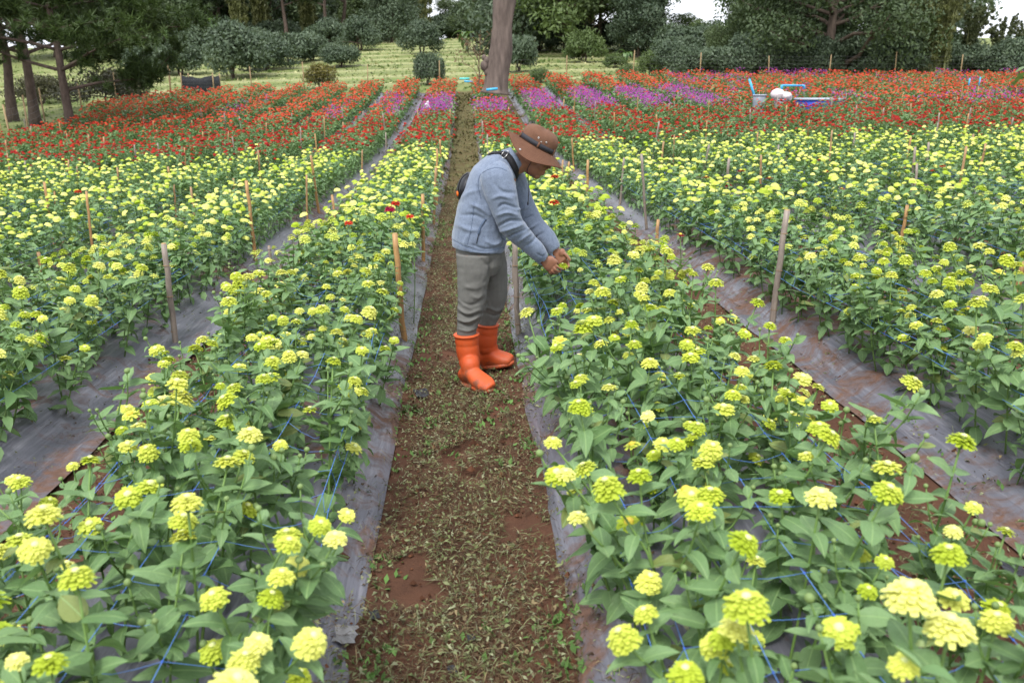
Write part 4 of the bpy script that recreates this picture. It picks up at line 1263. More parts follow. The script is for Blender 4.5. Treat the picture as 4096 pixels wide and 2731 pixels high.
banana(1073, 74, 1.9, 'banana plant left of the bare trunk at the top of the mown slope', 8, 3)
banana(2380, 29, 1.5, 'banana plant leaning in at the right edge behind the flowers', 7, 4, 1.1)
banana(1435, 56, 1.0, 'small spiky palm at the foot of the right hand wood', 12, 5, .9)

# ---- fences
POST_M = simple('weathered_bamboo_post', (.27, .19, .10), .7, .3, .3, 6)
WIRE_M = simple('dull_fence_wire', (.07, .07, .07), .5, .5, .2, 4)
def fence(pts_, label, h=1.15, net=True, lean=.05):
    """posts each a part, mesh netting one part"""
    P = np.array([(x, y, float(base_z(x, y))) for x, y in pts_])
    root = empty('wire_fence', P[0]); tag(root, label, 'fence')
    tops = []
    for i, p in enumerate(P):
        d = p - P[0]; l = np.array([random.gauss(0, lean), random.gauss(0, lean), 0]); hh = h * random.uniform(.95, 1.25)
        MB().tube([d + np.array([0, 0, -.2]), d + l * .5 + np.array([0, 0, hh * .5]), d + l + np.array([0, 0, hh])], [.032, .028, .024], 7).build('post', POST_M, root)
        tops.append((d, l))
    b = MB()
    for i in range(len(P) - 1):
        for q in range(7):
            t = .12 + q * .14
            a = tops[i][0] + tops[i][1] * t + np.array([0, 0, h * t]); c = tops[i + 1][0] + tops[i + 1][1] * t + np.array([0, 0, h * t])
            b.tube([a, (a + c) / 2 + np.array([0, 0, -.04]), c], .0035, 3, False)
        L = np.linalg.norm(P[i + 1] - P[i])
        for s_ in np.arange(.25, L, .3):
            u = s_ / L; a = tops[i][0] * (1 - u) + tops[i + 1][0] * u
            b.tube([a + np.array([0, 0, .1]), a + np.array([0, 0, h * .96 - .04 * math.sin(math.pi * u)])], .0025, 3, False)
    b.build('wire_netting', WIRE_M, root)
fl = [(x_at(10, 25.5), 25.5), (x_at(52, 28), 28), (x_at(95, 31), 31), (x_at(185, 35), 35), (x_at(265, 39), 39), (x_at(392, 44), 44)]
fence(fl, 'wire fence on thin bamboo posts along the left side of the field', 1.3)
fb = [(x_at(392, 44), 44)] + [(x_at(d, 44), 44) for d in (580, 700, 845, 1010, 1300, 1452, 1605, 1763, 1900, 2050, 2200, 2350)]
fence(fb, 'wire netting fence on bamboo posts along the far end of the field', 1.25)

# ---- black shade net pen
def shade_pen():
    Y = 45; x0, x1 = x_at(428, Y), x_at(500, Y); z = float(base_z((x0 + x1) / 2, Y))
    root = empty('shade_net_pen', ((x0 + x1) / 2, Y, z)); tag(root, 'black shade net pen on posts beyond the red flowers left', 'pen')
    w = x1 - x0
    NETM = simple('black_shade_net', (.018, .020, .024), .8, .3, .5, 14)
    for nm, (a, c) in {'front': ((-w / 2, -.6), (w / 2, -.6)), 'back': ((-w / 2, .6), (w / 2, .6)), 'side': ((-w / 2, -.6), (-w / 2, .6)), 'end': ((w / 2, -.6), (w / 2, .6))}.items():
        V = []; F = []
        for i in range(9):
            u = i / 8; x = a[0] + (c[0] - a[0]) * u; y = a[1] + (c[1] - a[1]) * u
            sag = .12 * math.sin(math.pi * u) + random.gauss(0, .012)
            for q in range(4):
                V.append((x + random.gauss(0, .012), y + random.gauss(0, .012), .02 + (.93 - sag) * q / 3))
        for i in range(8):
            for q in range(3): k = i * 4 + q; F.append((k, k + 4, k + 5, k + 1))
        o = MB().add(V, F).build('net_panel', NETM, root)
        sm = o.modifiers.new('thick', 'SOLIDIFY'); sm.thickness = .01
    for sx in (-1, 1):
        for sy in (-.6, .6): MB().tube([(sx * w / 2, sy, -.1), (sx * w / 2, sy, 1.08)], .03, 7).build('post', POST_M, root)
shade_pen()
# ================================================================== THE MAN BENDING OVER THE FLOWERS
YM = 4.80                                     # his midline, metres out
def C(cx, cy, Y=YM): return at(cx / 1.3629 + 1700, cy / 1.3635 + 450, Y)      # measured on an enlargement of the figure
def Hd(hx, hy, Y): return at(hx / 6.271 + 2050, hy / 6.272 + 900, Y)         # measured on an enlargement of the hands

def fused(shapes, voxel, mat, name, it=4, keep=1.0):
    """one continuous skin grown over overlapping shapes"""
    b = MB()
    for V, F in shapes: b.add(V, F)
    me = b.mesh(name + '_raw', mat)
    o = bpy.data.objects.new('raw', me); COL.objects.link(o)
    rm = o.modifiers.new('r', 'REMESH'); rm.mode = 'VOXEL'; rm.voxel_size = voxel; rm.use_smooth_shade = True
    sm = o.modifiers.new('s', 'SMOOTH'); sm.factor = .5; sm.iterations = it
    if keep < 1:
        dc = o.modifiers.new('d', 'DECIMATE'); dc.ratio = keep
    bpy.context.view_layer.update()
    dg = bpy.context.evaluated_depsgraph_get()
    out = bpy.data.meshes.new_from_object(o.evaluated_get(dg))
    out.name = name
    bpy.data.objects.remove(o); bpy.data.meshes.remove(me)
    out.materials.clear(); out.materials.append(mat)
    out.polygons.foreach_set('use_smooth', [True] * len(out.polygons))
    return out

def loft(rings, n=22, sq=2.3):
    """rings: (centre, half thickness in the side view, half width across, tilt of ring axis given by neighbours)"""
    P = np.array([r_[0] for r_ in rings], float); ell = np.array([(r_[2], r_[1]) for r_ in rings])
    P2 = smooth_path(P, (len(P) - 1) * 5 + 1); t = np.linspace(0, len(P) - 1, len(P2))
    e2 = np.stack([np.interp(t, np.arange(len(P)), ell[:, i]) for i in (0, 1)], 1)
    T, Nn, B = frames(P2)
    a = np.arange(n) * 2 * math.pi / n
    ca = np.sign(np.cos(a)) * np.abs(np.cos(a)) ** (2 / sq); sa = np.sign(np.sin(a)) * np.abs(np.sin(a)) ** (2 / sq)
    V = (P2[:, None] + Nn[:, None] * (ca[None, :, None] * e2[:, 0, None, None]) + B[:, None] * (sa[None, :, None] * e2[:, 1, None, None])).reshape(-1, 3)
    F = []
    for i in range(len(P2) - 1):
        for j in range(n):
            k = (j + 1) % n; F.append((i * n + j, i * n + k, (i + 1) * n + k, (i + 1) * n + j))
    V = list(V); c0 = len(V); V += [P2[0], P2[-1]]; bb = (len(P2) - 1) * n
    for j in range(n):
        k = (j + 1) % n; F.append((c0, k, j)); F.append((c0 + 1, bb + j, bb + k))
    return np.array(V), F

def coords(me):
    a = np.empty(len(me.vertices) * 3, np.float32); me.vertices.foreach_get('co', a); return a.reshape(-1, 3).astype(float)
def normals(me):
    a = np.empty(len(me.vertices) * 3, np.float32); me.vertices.foreach_get('normal', a); return a.reshape(-1, 3).astype(float)
def setco(me, V): me.vertices.foreach_set('co', V.astype(np.float32).ravel()); me.update()

def folds(me, segs, grain=.0, gain=1.0):
    """cloth folds: (points in enlargement pixels, height, width); ridges and valleys laid along lines in the side view"""
    V = coords(me); Nn = normals(me); q = np.zeros(len(V))
    uv = np.array([project(v) for v in V]); U = np.stack([(uv[:, 0] - 1700) * 1.3629, (uv[:, 1] - 450) * 1.3635], 1)
    near = sstep(-.15, .35, -Nn[:, 1])
    for path, hgt, wid in segs:
        P = smooth_path(np.array([(a, b, 0) for a, b in path]), 14)[:, :2]
        d = np.full(len(U), 1e9); tt = np.zeros(len(U))
        for i in range(13):
            a, b = P[i], P[i + 1]; ab = b - a; t = np.clip(((U - a) @ ab) / (ab @ ab + 1e-9), 0, 1)
            dd = np.linalg.norm(U - (a + t[:, None] * ab), axis=1); m = dd < d
            d = np.where(m, dd, d); tt = np.where(m, (i + t) / 13, tt)
        q += gain * hgt * np.exp(-(d / (wid * .78)) ** 2) * np.sin(math.pi * np.clip(tt * .9 + .05, 0, 1)) ** .6
    q *= near
    if grain:
        q += grain * (fbm(V[:, 0] * 22 + V[:, 1] * 13, V[:, 2] * 20, 3) - .45)
    setco(me, V + Nn * q[:, None])

# ---------------------------------------------------------------- cloth and skin
def heather(name, c1, c2, rough=.95):
    m, nt, bs, out = new_mat(name)
    v = objvec(nt)
    f = noise(nt, 420, 3, .8, v); g = noise(nt, 60, 4, .7, v)
    c = ramp(nt, f, [(.36, c1), (.64, c2)])
    c = mixc(nt, .35, c, ramp(nt, g, [(.3, c1), (.7, c2)]))
    nt.links.new(c, bs.inputs['Base Color']); bs.inputs['Roughness'].default_value = rough
    bs.inputs['Specular IOR Level'].default_value = .15
    bs.inputs['Sheen Weight'].default_value = .25; bs.inputs['Sheen Roughness'].default_value = .5
    bump(nt, bs, noise(nt, 300, 3, .7, v), .25, .004)
    return m
FLEECE = heather('blue_grey_fleece', (.082, .106, .155), (.210, .252, .332))
TROUSER = simple('grey_twill', (.128, .125, .115), .85, .2, .16, 14, .15)
SKIN = simple('brown_skin', (.245, .110, .064), .5, .4, .18, 22, .08)
PALM = SKIN
RUBBER = simple('orange_rubber', (.52, .075, .012), .42, .45, .22, 6, .06)
def dirty_rubber():
    m, nt, bs, out = new_mat('dusty_orange_rubber')
    v = objvec(nt); geo = N(nt, 'ShaderNodeNewGeometry')
    d = noise(nt, 7, 6, .7, v); s = noise(nt, 40, 4, .7, v)
    c = ramp(nt, noise(nt, 3, 3, .5, v), [(.3, (.46, .060, .009)), (.7, (.58, .095, .016))])
    c = mixc(nt, ramp(nt, d, [(.50, (0, 0, 0)), (.75, (.6, .6, .6))]), c, (.27, .11, .06))
    c = mixc(nt, ramp(nt, s, [(.62, (0, 0, 0)), (.72, (.5, .5, .5))]), c, (.20, .05, .02))
    sp = N(nt, 'ShaderNodeSeparateXYZ'); nt.links.new(geo.outputs['Position'], sp.inputs[0])
    hm = N(nt, 'ShaderNodeMath', operation='MULTIPLY_ADD'); nt.links.new(sp.outputs[2], hm.inputs[0]); hm.inputs[1].default_value = -2.6; hm.inputs[2].default_value = .20
    am = N(nt, 'ShaderNodeMath', operation='ADD'); nt.links.new(hm.outputs[0], am.inputs[0]); nt.links.new(noise(nt, 16, 6, .75, v), am.inputs[1])
    c = mixc(nt, ramp(nt, am.outputs[0], [(.52, (0, 0, 0)), (.68, (.85, .85, .85))]), c, (.13, .058, .034))      # mud caked on soles and ankles
    nt.links.new(c, bs.inputs['Base Color']); bs.inputs['Roughness'].default_value = .6
    bump(nt, bs, s, .08, .004)
    return m
RUBBER = dirty_rubber()
HATM = simple('brown_canvas', (.135, .066, .040), .85, .25, .14, 40, .25)
BLACKW = simple('black_webbing', (.012, .012, .014), .7, .3, .3, 200, .2)
BLACKN = simple('black_nylon', (.010, .010, .013), .5, .4, .3, 30, .2)
CHAR = simple('charcoal_band', (.030, .030, .036), .7, .3, .2, 200, .2)
STEEL = simple('dull_steel', (.55, .54, .52), .35, .5, .1, 30, metal=1)
SEAM = simple('dark_seam', (.085, .115, .175), .9, .2)
HAIR = simple('black_hair', (.012, .010, .009), .5, .4, .3, 80)
EYEW = simple('eye_white', (.6, .57, .52), .3, .5)
ORANGE = simple('orange_cord', (.65, .12, .01), .6, .3)

man = empty('person', (0.06, YM, float(soil_z(.06, YM))))
tag(man, 'man in grey blue fleece, brown hat and orange boots bending over the flowers', 'person')
_inv = Matrix.Translation(-man.location)
def part(name, me, parent=None):
    o = link(name, me, parent or man)
    if parent is None or parent is man: o.matrix_local = _inv
    return o

NS, FS = YM - .185, YM + .185        # near and far shoulder
# ---------------------------------------------------------------- head frame
hc = C(596, 224)
def unit(v): v = np.asarray(v, float); return v / np.linalg.norm(v)
_p = R(29); _t = R(9)
fw = unit([math.cos(_p) * math.cos(_t), -math.cos(_p) * math.sin(_t), -math.sin(_p)])
lat = unit(np.cross([0, 0, 1], fw))           # to his left (away from the camera)
upv = unit(np.cross(fw, lat))
HR = np.stack([fw, lat, upv], 1)
def hp(f, l, u): return hc + fw * f + lat * l + upv * u

# ---------------------------------------------------------------- body (one continuous skin)
body = []
body.append(ellipsoid(hp(0, 0, .012), (.100, .078, .112), HR, 24, 16))
body.append(ellipsoid(hp(.030, 0, -.055), (.066, .060, .062), HR, 20, 12))
body.append(ellipsoid(hp(.066, 0, -.096), (.026, .030, .022), HR))
body.append(ellipsoid(hp(.074, 0, -.060), (.026, .036, .040), HR))
body.append(tube([hp(.088, 0, .024), hp(.099, 0, -.006), hp(.110, 0, -.032)], [.011, .013, .0135], 10))
body.append(ellipsoid(hp(.090, 0, -.030), (.020, .016, .022), HR))
body.append(ellipsoid(hp(.075, 0, -.015), (.026, .050, .040), HR))
for s in (-1, 1):
    body.append(ellipsoid(hp(.100, s * .012, -.037), (.009, .008, .007), HR, 10, 7))
    body.append(ellipsoid(hp(.088, s * .034, .030), (.014, .026, .010), HR, 12, 8))
    body.append(ellipsoid(hp(.062, s * .050, -.030), (.030, .020, .028), HR, 12, 8))
    body.append(ellipsoid(hp(-.012, s * .080, -.008), (.016, .007, .030), HR, 12, 8))
body.append(ellipsoid(hp(.098, 0, -.062), (.0085, .024, .0065), HR, 12, 8))
body.append(ellipsoid(hp(.096, 0, -.075), (.0090, .021, .0075), HR, 12, 8))
body.append(loft([(C(430, 330), .08, .09), (C(475, 292), .062, .066), (C(520, 272), .058, .060), (hp(-.02, 0, -.05), .062, .058)], 18, 2))
# inner trunk and limbs, hidden by the clothes
body.append(loft([(C(300, 760), .12, .15), (C(310, 600), .115, .15), (C(360, 440), .12, .16), (C(420, 320), .09, .12)], 18))
near_arm = [C(392, 352, NS), C(428, 480, NS - .02), C(462, 612, NS - .01), C(555, 706, NS + .05), Hd(745, 838, 4.705)]
far_arm = [C(478, 372, FS), C(520, 480, FS), C(580, 590, FS - .02), C(655, 672, FS - .07), Hd(1075, 655, 4.885)]
body.append(tube(smooth_path(near_arm, 16), np.linspace(.052, .027, 16), 12))
body.append(tube(smooth_path(far_arm, 16), np.linspace(.052, .027, 16), 12))
NL, FL = YM - .105, YM + .115
near_leg = [C(262, 770, NL), C(262, 900, NL), C(252, 1020, NL), C(232, 1120, NL), C(226, 1215, NL - .01)]
far_leg = [C(352, 770, FL), C(372, 890, FL), C(378, 1000, FL), C(352, 1090, FL), C(338, 1165, FL)]
body.append(tube(smooth_path(near_leg, 14), np.linspace(.075, .042, 14), 12))
body.append(tube(smooth_path(far_leg, 14), np.linspace(.075, .042, 14), 12))

# near (right) hand: back of the hand to the camera, fingers curling under the flower
def finger(pts_, r0, r1):
    P = smooth_path(pts_, 9); rr = np.linspace(r0, r1, 9); rr[3] *= 1.06; rr[6] *= 1.04
    body.append(tube(P, rr, 10)); body.append(ellipsoid(P[-1], (r1, r1, r1), None, 10, 7)); body.append(ellipsoid(P[0], (r0, r0, r0), None, 10, 7))
body.append(loft([(Hd(735, 830, 4.705), .024, .020), (Hd(810, 880, 4.70), .029, .019), (Hd(900, 950, 4.70), .039, .018), (Hd(985, 1015, 4.705), .041, .016), (Hd(1030, 1050, 4.71), .036, .013)], 18, 2.4))
body.append(ellipsoid(Hd(950, 870, 4.715), (.026, .016, .022), None, 14, 9))
finger([Hd(1050, 965, 4.705), Hd(1100, 1035, 4.700), Hd(1175, 1090, 4.715), Hd(1252, 1108, 4.755)], .0086, .0064)
finger([Hd(1025, 1040, 4.700), Hd(1065, 1120, 4.695), Hd(1130, 1165, 4.715), Hd(1195, 1165, 4.760)], .0086, .0066)
finger([Hd(970, 1095, 4.702), Hd(1005, 1170, 4.700), Hd(1065, 1205, 4.720), Hd(1130, 1200, 4.760)], .0084, .0064)
finger([Hd(905, 1120, 4.708), Hd(935, 1185, 4.708), Hd(985, 1220, 4.725), Hd(1035, 1215, 4.760)], .0076, .0058)
finger([Hd(960, 850, 4.725), Hd(1050, 880, 4.738), Hd(1105, 925, 4.752), Hd(1148, 978, 4.772)], .0100, .0078)
# far (left) hand: open palm behind the flower, thumb on top
body.append(loft([(Hd(1065, 645, 4.885), .024, .020), (Hd(1120, 705, 4.882), .030, .019), (Hd(1190, 785, 4.878), .040, .017), (Hd(1255, 860, 4.872), .041, .015), (Hd(1290, 900, 4.868), .036, .012)], 18, 2.4))
body.append(ellipsoid(Hd(1240, 700, 4.868), (.022, .016, .026), None, 14, 9))
finger([Hd(1265, 690, 4.866), Hd(1335, 745, 4.856), Hd(1390, 815, 4.852), Hd(1438, 878, 4.850)], .0104, .0080)
finger([Hd(1310, 860, 4.868), Hd(1375, 905, 4.872), Hd(1410, 970, 4.866), Hd(1408, 1050, 4.850)], .0086, .0066)
finger([Hd(1275, 905, 4.872), Hd(1345, 960, 4.882), Hd(1375, 1030, 4.874), Hd(1365, 1095, 4.850)], .0086, .0066)
finger([Hd(1225, 930, 4.876), Hd(1280, 1000, 4.888), Hd(1310, 1065, 4.878), Hd(1300, 1120, 4.852)], .0082, .0064)
finger([Hd(1180, 930, 4.880), Hd(1215, 1000, 4.890), Hd(1240, 1055, 4.882), Hd(1245, 1100, 4.860)], .0076, .0058)
part('body', fused(body, .0031, SKIN, 'body', 2, .32))
for s in (-1, 1):
    V, F = ellipsoid(hp(.086, s * .033, .010), (.010, .013, .008), HR, 12, 8)
    MB().add(V, F); part('eye', MB().add(V, F).mesh('eye', HAIR))
hb = MB()
V, F = ellipsoid(hp(-.020, 0, .030), (.086, .0805, .085), HR, 20, 12)
hair = part('hair', MB().add(V, F).mesh('hair', HAIR))

# ---------------------------------------------------------------- trousers
tr = [loft([(C(300, 700), 0.136, 0.144), (C(300, 770), 0.136, 0.155), (C(305, 830), 0.123, 0.150), (C(310, 880), 0.091, 0.122)], 24, 2.4),
      loft([(C(268, 770, NL), 0.102, 0.086), (C(266, 860, NL), 0.095, 0.086), (C(258, 960, NL), 0.084, 0.077), (C(254, 1030, NL), 0.078, 0.072), (C(240, 1110, NL), 0.069, 0.064), (C(228, 1170, NL), 0.057, 0.055), (C(227, 1212, NL), 0.055, 0.051)], 20, 2.1),
      loft([(C(342, 770, FL), 0.102, 0.086), (C(362, 860, FL), 0.095, 0.086), (C(374, 950, FL), 0.084, 0.077), (C(374, 1010, FL), 0.078, 0.072), (C(356, 1080, FL), 0.066, 0.063), (C(343, 1130, FL), 0.056, 0.054), (C(340, 1160, FL), 0.053, 0.049)], 20, 2.1)]
tm = fused(tr, .0054, TROUSER, 'trousers', 4)
folds(tm, [([(175, 1060), (230, 1095), (300, 1075)], .010, 10), ([(175, 1090), (240, 1118), (320, 1090)], -.009, 9), ([(172, 1125), (230, 1140), (300, 1108)], .011, 10),
           ([(180, 1150), (240, 1165), (290, 1140)], -.008, 8), ([(185, 1035), (260, 1050), (330, 1010)], -.007, 12), ([(180, 1180), (235, 1190), (285, 1172)], .008, 9),
           ([(200, 940), (270, 960), (340, 930)], .005, 14), ([(360, 800), (350, 900), (330, 1000)], -.008, 12), ([(330, 990), (350, 1050), (330, 1080)], .008, 12),
           ([(340, 1060), (390, 1080), (430, 1060)], .010, 10), ([(340, 1095), (380, 1110), (415, 1095)], -.009, 9), ([(225, 780), (222, 900), (225, 1020)], -.0035, 4),
           ([(340, 860), (300, 930), (210, 960)], .004, 16), ([(300, 790), (340, 830), (390, 790)], -.006, 12), ([(255, 1000), (290, 1010), (320, 985)], .008, 14), ([(172, 1012), (200, 1040), (250, 1072)], .007, 10)], .007, .95)
part('trousers', tm)

# ---------------------------------------------------------------- fleece jacket
jk = [loft([(C(292, 738), 0.149, 0.179), (C(296, 690), 0.156, 0.184), (C(302, 600), 0.147, 0.182), (C(318, 520), 0.141, 0.184), (C(348, 432), 0.141, 0.191), (C(380, 360), 0.133, 0.189), (C(412, 305), 0.103, 0.152), (C(446, 278), 0.083, 0.097)], 28, 2.4),
      loft([(C(372, 330, NS + .03), 0.081, 0.073), (C(392, 362, NS), 0.092, 0.078), (C(418, 455, NS - .02), 0.086, 0.072), (C(450, 560, NS - .02), 0.074, 0.065), (C(478, 625, NS - .005), 0.069, 0.060), (C(545, 695, NS + .045), 0.058, 0.054), (C(605, 752, 4.675), 0.050, 0.047), (Hd(752, 838, 4.700), 0.040, 0.038), (Hd(775, 860, 4.70), 0.038, 0.036)], 20, 2.1),
      loft([(C(455, 350, FS - .03), 0.078, 0.073), (C(482, 385, FS), 0.081, 0.073), (C(520, 478, FS), 0.072, 0.066), (C(570, 575, FS - .02), 0.065, 0.059), (C(615, 632, FS - .04), 0.058, 0.054), (C(672, 690, FS - .09), 0.050, 0.046), (Hd(1050, 632, 4.888), 0.041, 0.039), (Hd(1075, 660, 4.885), 0.039, 0.037)], 20, 2.1),
      loft([(C(425, 312), 0.094, 0.106), (C(455, 280), 0.081, 0.085), (C(488, 258), 0.073, 0.074), (C(506, 246), 0.071, 0.071)], 22, 2.1)]
jm = fused(jk, .0052, FLEECE, 'fleece_jacket', 4)
folds(jm, [([(400, 520), (430, 500), (500, 520)], -.010, 9), ([(395, 560), (450, 545), (500, 560)], .009, 11), ([(400, 620), (460, 590), (520, 590)], -.012, 9), ([(410, 650), (470, 630), (530, 612)], .010, 11),
           ([(440, 690), (490, 665), (545, 640)], -.010, 8), ([(500, 710), (540, 680), (575, 660)], .008, 9), ([(545, 735), (580, 710), (605, 690)], -.007, 8), ([(370, 470), (410, 455), (470, 470)], .007, 12),
           ([(330, 500), (300, 450), (285, 400)], -.012, 12), ([(250, 500), (300, 520), (350, 560)], .009, 14), ([(200, 560), (270, 560), (330, 590)], -.007, 12), ([(180, 610), (240, 640), (300, 640)], .007, 16),
           ([(330, 700), (380, 720), (430, 690)], .008, 12), ([(250, 720), (330, 745), (420, 730)], -.006, 9), ([(200, 470), (240, 440), (300, 420)], .006, 14), ([(380, 390), (420, 430), (490, 440)], -.007, 12),
           ([(590, 560), (560, 575), (530, 590)], -.009, 8), ([(620, 600), (590, 622), (560, 636)], .008, 9), ([(650, 650), (615, 672), (595, 690)], -.007, 8), ([(560, 510), (535, 525), (510, 530)], .008, 9),
           ([(240, 660), (220, 700), (215, 740)], .005, 12), ([(430, 660), (440, 700), (425, 745)], -.006, 9), ([(300, 330), (292, 390), (320, 460), (345, 520)], -.004, 5),
           ([(610, 770), (640, 785), (655, 775)], -.004, 6), ([(140, 690), (230, 735), (330, 757), (430, 735)], -.004, 5)], .009, 1.35)
jacket = part('fleece_jacket', jm)
_bv = BVHTree.FromPolygons([v.co.copy() for v in jm.vertices], [tuple(p.vertices) for p in jm.polygons])
def on_jacket(cx, cy, lift=.004):
    d = Vector(ray(cx / 1.3629 + 1700, cy / 1.3635 + 450)).normalized()
    loc, nor, _, _ = _bv.ray_cast(Vector(CAMP), d)
    if loc is None: return None, None
    if nor.dot(d) > 0: nor = -nor
    return np.array(loc + nor * lift), np.array(nor)
def on_path(pts_, n=20, lift=.004):
    P = smooth_path(np.array([(a, b, 0) for a, b in pts_]), n); out = []; nn = []
    for a, b, _ in P:
        q, m = on_jacket(a, b, lift)
        if q is not None and (not out or np.linalg.norm(q - out[-1]) < .07): out.append(q); nn.append(m)
    return np.array(out), np.array(nn)
def ribbon(P, Nn, w, th, name, mat, parent):
    """a flat strap lying on a surface"""
    T = np.gradient(P, axis=0); T /= np.linalg.norm(T, axis=1)[:, None]
    S = np.cross(T, Nn); S /= np.linalg.norm(S, axis=1)[:, None]
    V = []; F = []
    for p_, s_, n_ in zip(P, S, Nn):
        V += [p_ - s_ * w / 2, p_ + s_ * w / 2, p_ + s_ * w / 2 + n_ * th, p_ - s_ * w / 2 + n_ * th]
    for i in range(len(P) - 1):
        a = i * 4
        for q in range(4): F.append((a + q, a + (q + 1) % 4, a + 4 + (q + 1) % 4, a + 4 + q))
    F += [(0, 3, 2, 1), tuple(len(V) - 4 + i for i in range(4))]
    return MB().add(V, F).mesh(name, mat)
def smooth_vec(Nn, k=3):
    for _ in range(k): Nn = np.vstack([Nn[:1], (Nn[:-2] + Nn[1:-1] + Nn[2:]) / 3, Nn[-1:]])
    return Nn / np.linalg.norm(Nn, axis=1)[:, None]
for nm, pth, rad in (('sleeve_seam', [(305, 470), (290, 400), (300, 345), (345, 312), (400, 302), (445, 318)], .0016), ('side_seam', [(268, 485), (262, 560), (250, 640), (232, 720)], .0014),
                     ('hem_seam', [(150, 690), (230, 738), (330, 757), (430, 735)], .0014), ('cuff_seam', [(612, 812), (635, 795), (648, 765)], .0012), ('front_seam', [(415, 680), (438, 705), (428, 742)], .0018)):
    P, Nn = on_path(pth, 24, .0004)
    if len(P) > 3: part(nm, MB().tube(P, rad, 6).mesh(nm, SEAM), jacket)
P, Nn = on_path([(332, 580), (318, 598), (300, 630), (292, 665)], 14, .001)
if len(P) > 3:
    pk = part('pocket_zip', ribbon(P, smooth_vec(Nn), .012, .003, 'pocket_zip', SEAM, jacket), jacket)
    P2, _ = on_path([(292, 665), (286, 690), (281, 714)], 8, .004)
    part('zip_pull', MB().tube(P2, .0022, 6).mesh('zip_pull', BLACKW), jacket)
# ---------------------------------------------------------------- boots
def boot(shaft, heel, toe, width, lift_toe=0.0):
    """shaft: list of (centre, radius) from the rim down; heel and toe: ground points"""
    heel = np.asarray(heel, float); toe = np.asarray(toe, float)
    d = toe - heel; L = np.linalg.norm(d); d /= L
    side = unit(np.cross([0, 0, 1], d)); u = np.cross(d, side)
    rot = np.stack([d, side, u], 1)
    P = np.array([s[0] for s in shaft]); rr = np.array([s[1] for s in shaft])
    P2 = smooth_path(P, 40); t = np.linspace(0, 1, 40); r2 = np.interp(t, np.linspace(0, 1, len(rr)), rr)
    band = np.abs(np.sin(t * math.pi * 4.2)) ** .35                         # quilted rings
    r2 = r2 + (.0075 * (band - .8)) * (t > .1) * (t < .93)
    r2[:3] += .0035
    sh = [tube(P2, r2, 28)]
    foot = loft([(heel + d * .005 + u * .050, .044, width * .38), (heel + d * .05 + u * .062, .060, width * .46), (heel + d * L * .36 + u * .066, .062, width * .47), (heel + d * L * .58 + u * .050, .048, width * .52), (heel + d * L * .8 + u * .038, .036, width * .52), (heel + d * L * .94 + u * .030, .028, width * .42), (heel + d * L * .995 + u * .026, .018, width * .28)], 22, 2.5)
    sh.append(foot)
    sh.append(ellipsoid(heel + d * .080 + u * .075, (.062, width * .42, .052), rot, 18, 12))
    me = fused(sh, .005, RUBBER, 'boot', 3)
    o = part('boot', me)
    b = MB()
    n = 30; ring = []
    for i in range(n):
        a = 2 * math.pi * i / n; c, s_ = math.cos(a), math.sin(a)
        f = .5 + .52 * np.sign(c) * abs(c) ** .8
        wv = width * .56 * np.sign(s_) * abs(s_) ** .75 * (1.0 - .14 * (1 - f) - .22 * max(0, f - .75) * 2)
        ring.append((f * L, wv))
    V = []
    for z in (.0, .022):
        for f, w_ in ring: V.append(heel + d * f + side * w_ + u * z)
    F = [(i, (i + 1) % n, n + (i + 1) % n, n + i) for i in range(n)] + [tuple(range(n - 1, -1, -1)), tuple(range(n, 2 * n))]
    part('sole', b.add(V, F).mesh('sole', RUBBER), o)
    c0, c1 = P2[0], P2[1]; ax = unit(c0 - c1)
    rim = []
    e1 = unit(np.cross(ax, [0, 1, 0])); e2 = np.cross(ax, e1)
    for i in range(29):
        a = 2 * math.pi * i / 28; rim.append(c0 + (e1 * math.cos(a) + e2 * math.sin(a)) * (r2[0] + .001) - ax * .006)
    part('rim', MB().tube(rim, .0055, 7, False).mesh('rim', RUBBER), o)
    return o
gz = lambda p: float(soil_z(p[0], p[1]))
def grounded(p, dz=0): p = np.array(p, float); p[2] = gz(p) + dz; return p
nh = C(213, 1462, YM - .12); nt_ = C(350, 1497, YM - .30)
nh = grounded((nh[0], YM - .105, 0), .008); nt_ = grounded((nt_[0] + .012, YM - .335, 0), .006)
_nk = nh + (nt_ - nh) * .24
boot([(C(226, 1205, NL), .066), (C(230, 1270, NL), .067), (C(240, 1350, NL - .01), .061), (_nk + np.array([0, 0, .135]), .054), (_nk + np.array([0, 0, .075]), .052)], nh, nt_, .104)
fh = C(312, 1398, FL + .03); ft = C(480, 1335, FL - .02)
fh = grounded((fh[0], FL + .02, 0), .008); ft = np.array([ft[0], FL - .06, max(gz((ft[0], FL - .06)), fh[2] + .03) + .02])
_fk = fh + (ft - fh) * .22
boot([(C(340, 1152, FL), .062), (C(338, 1210, FL), .064), (C(336, 1275, FL), .058), (_fk + np.array([0, 0, .135]), .053), (_fk + np.array([0, 0, .075]), .052)], fh, ft, .104)

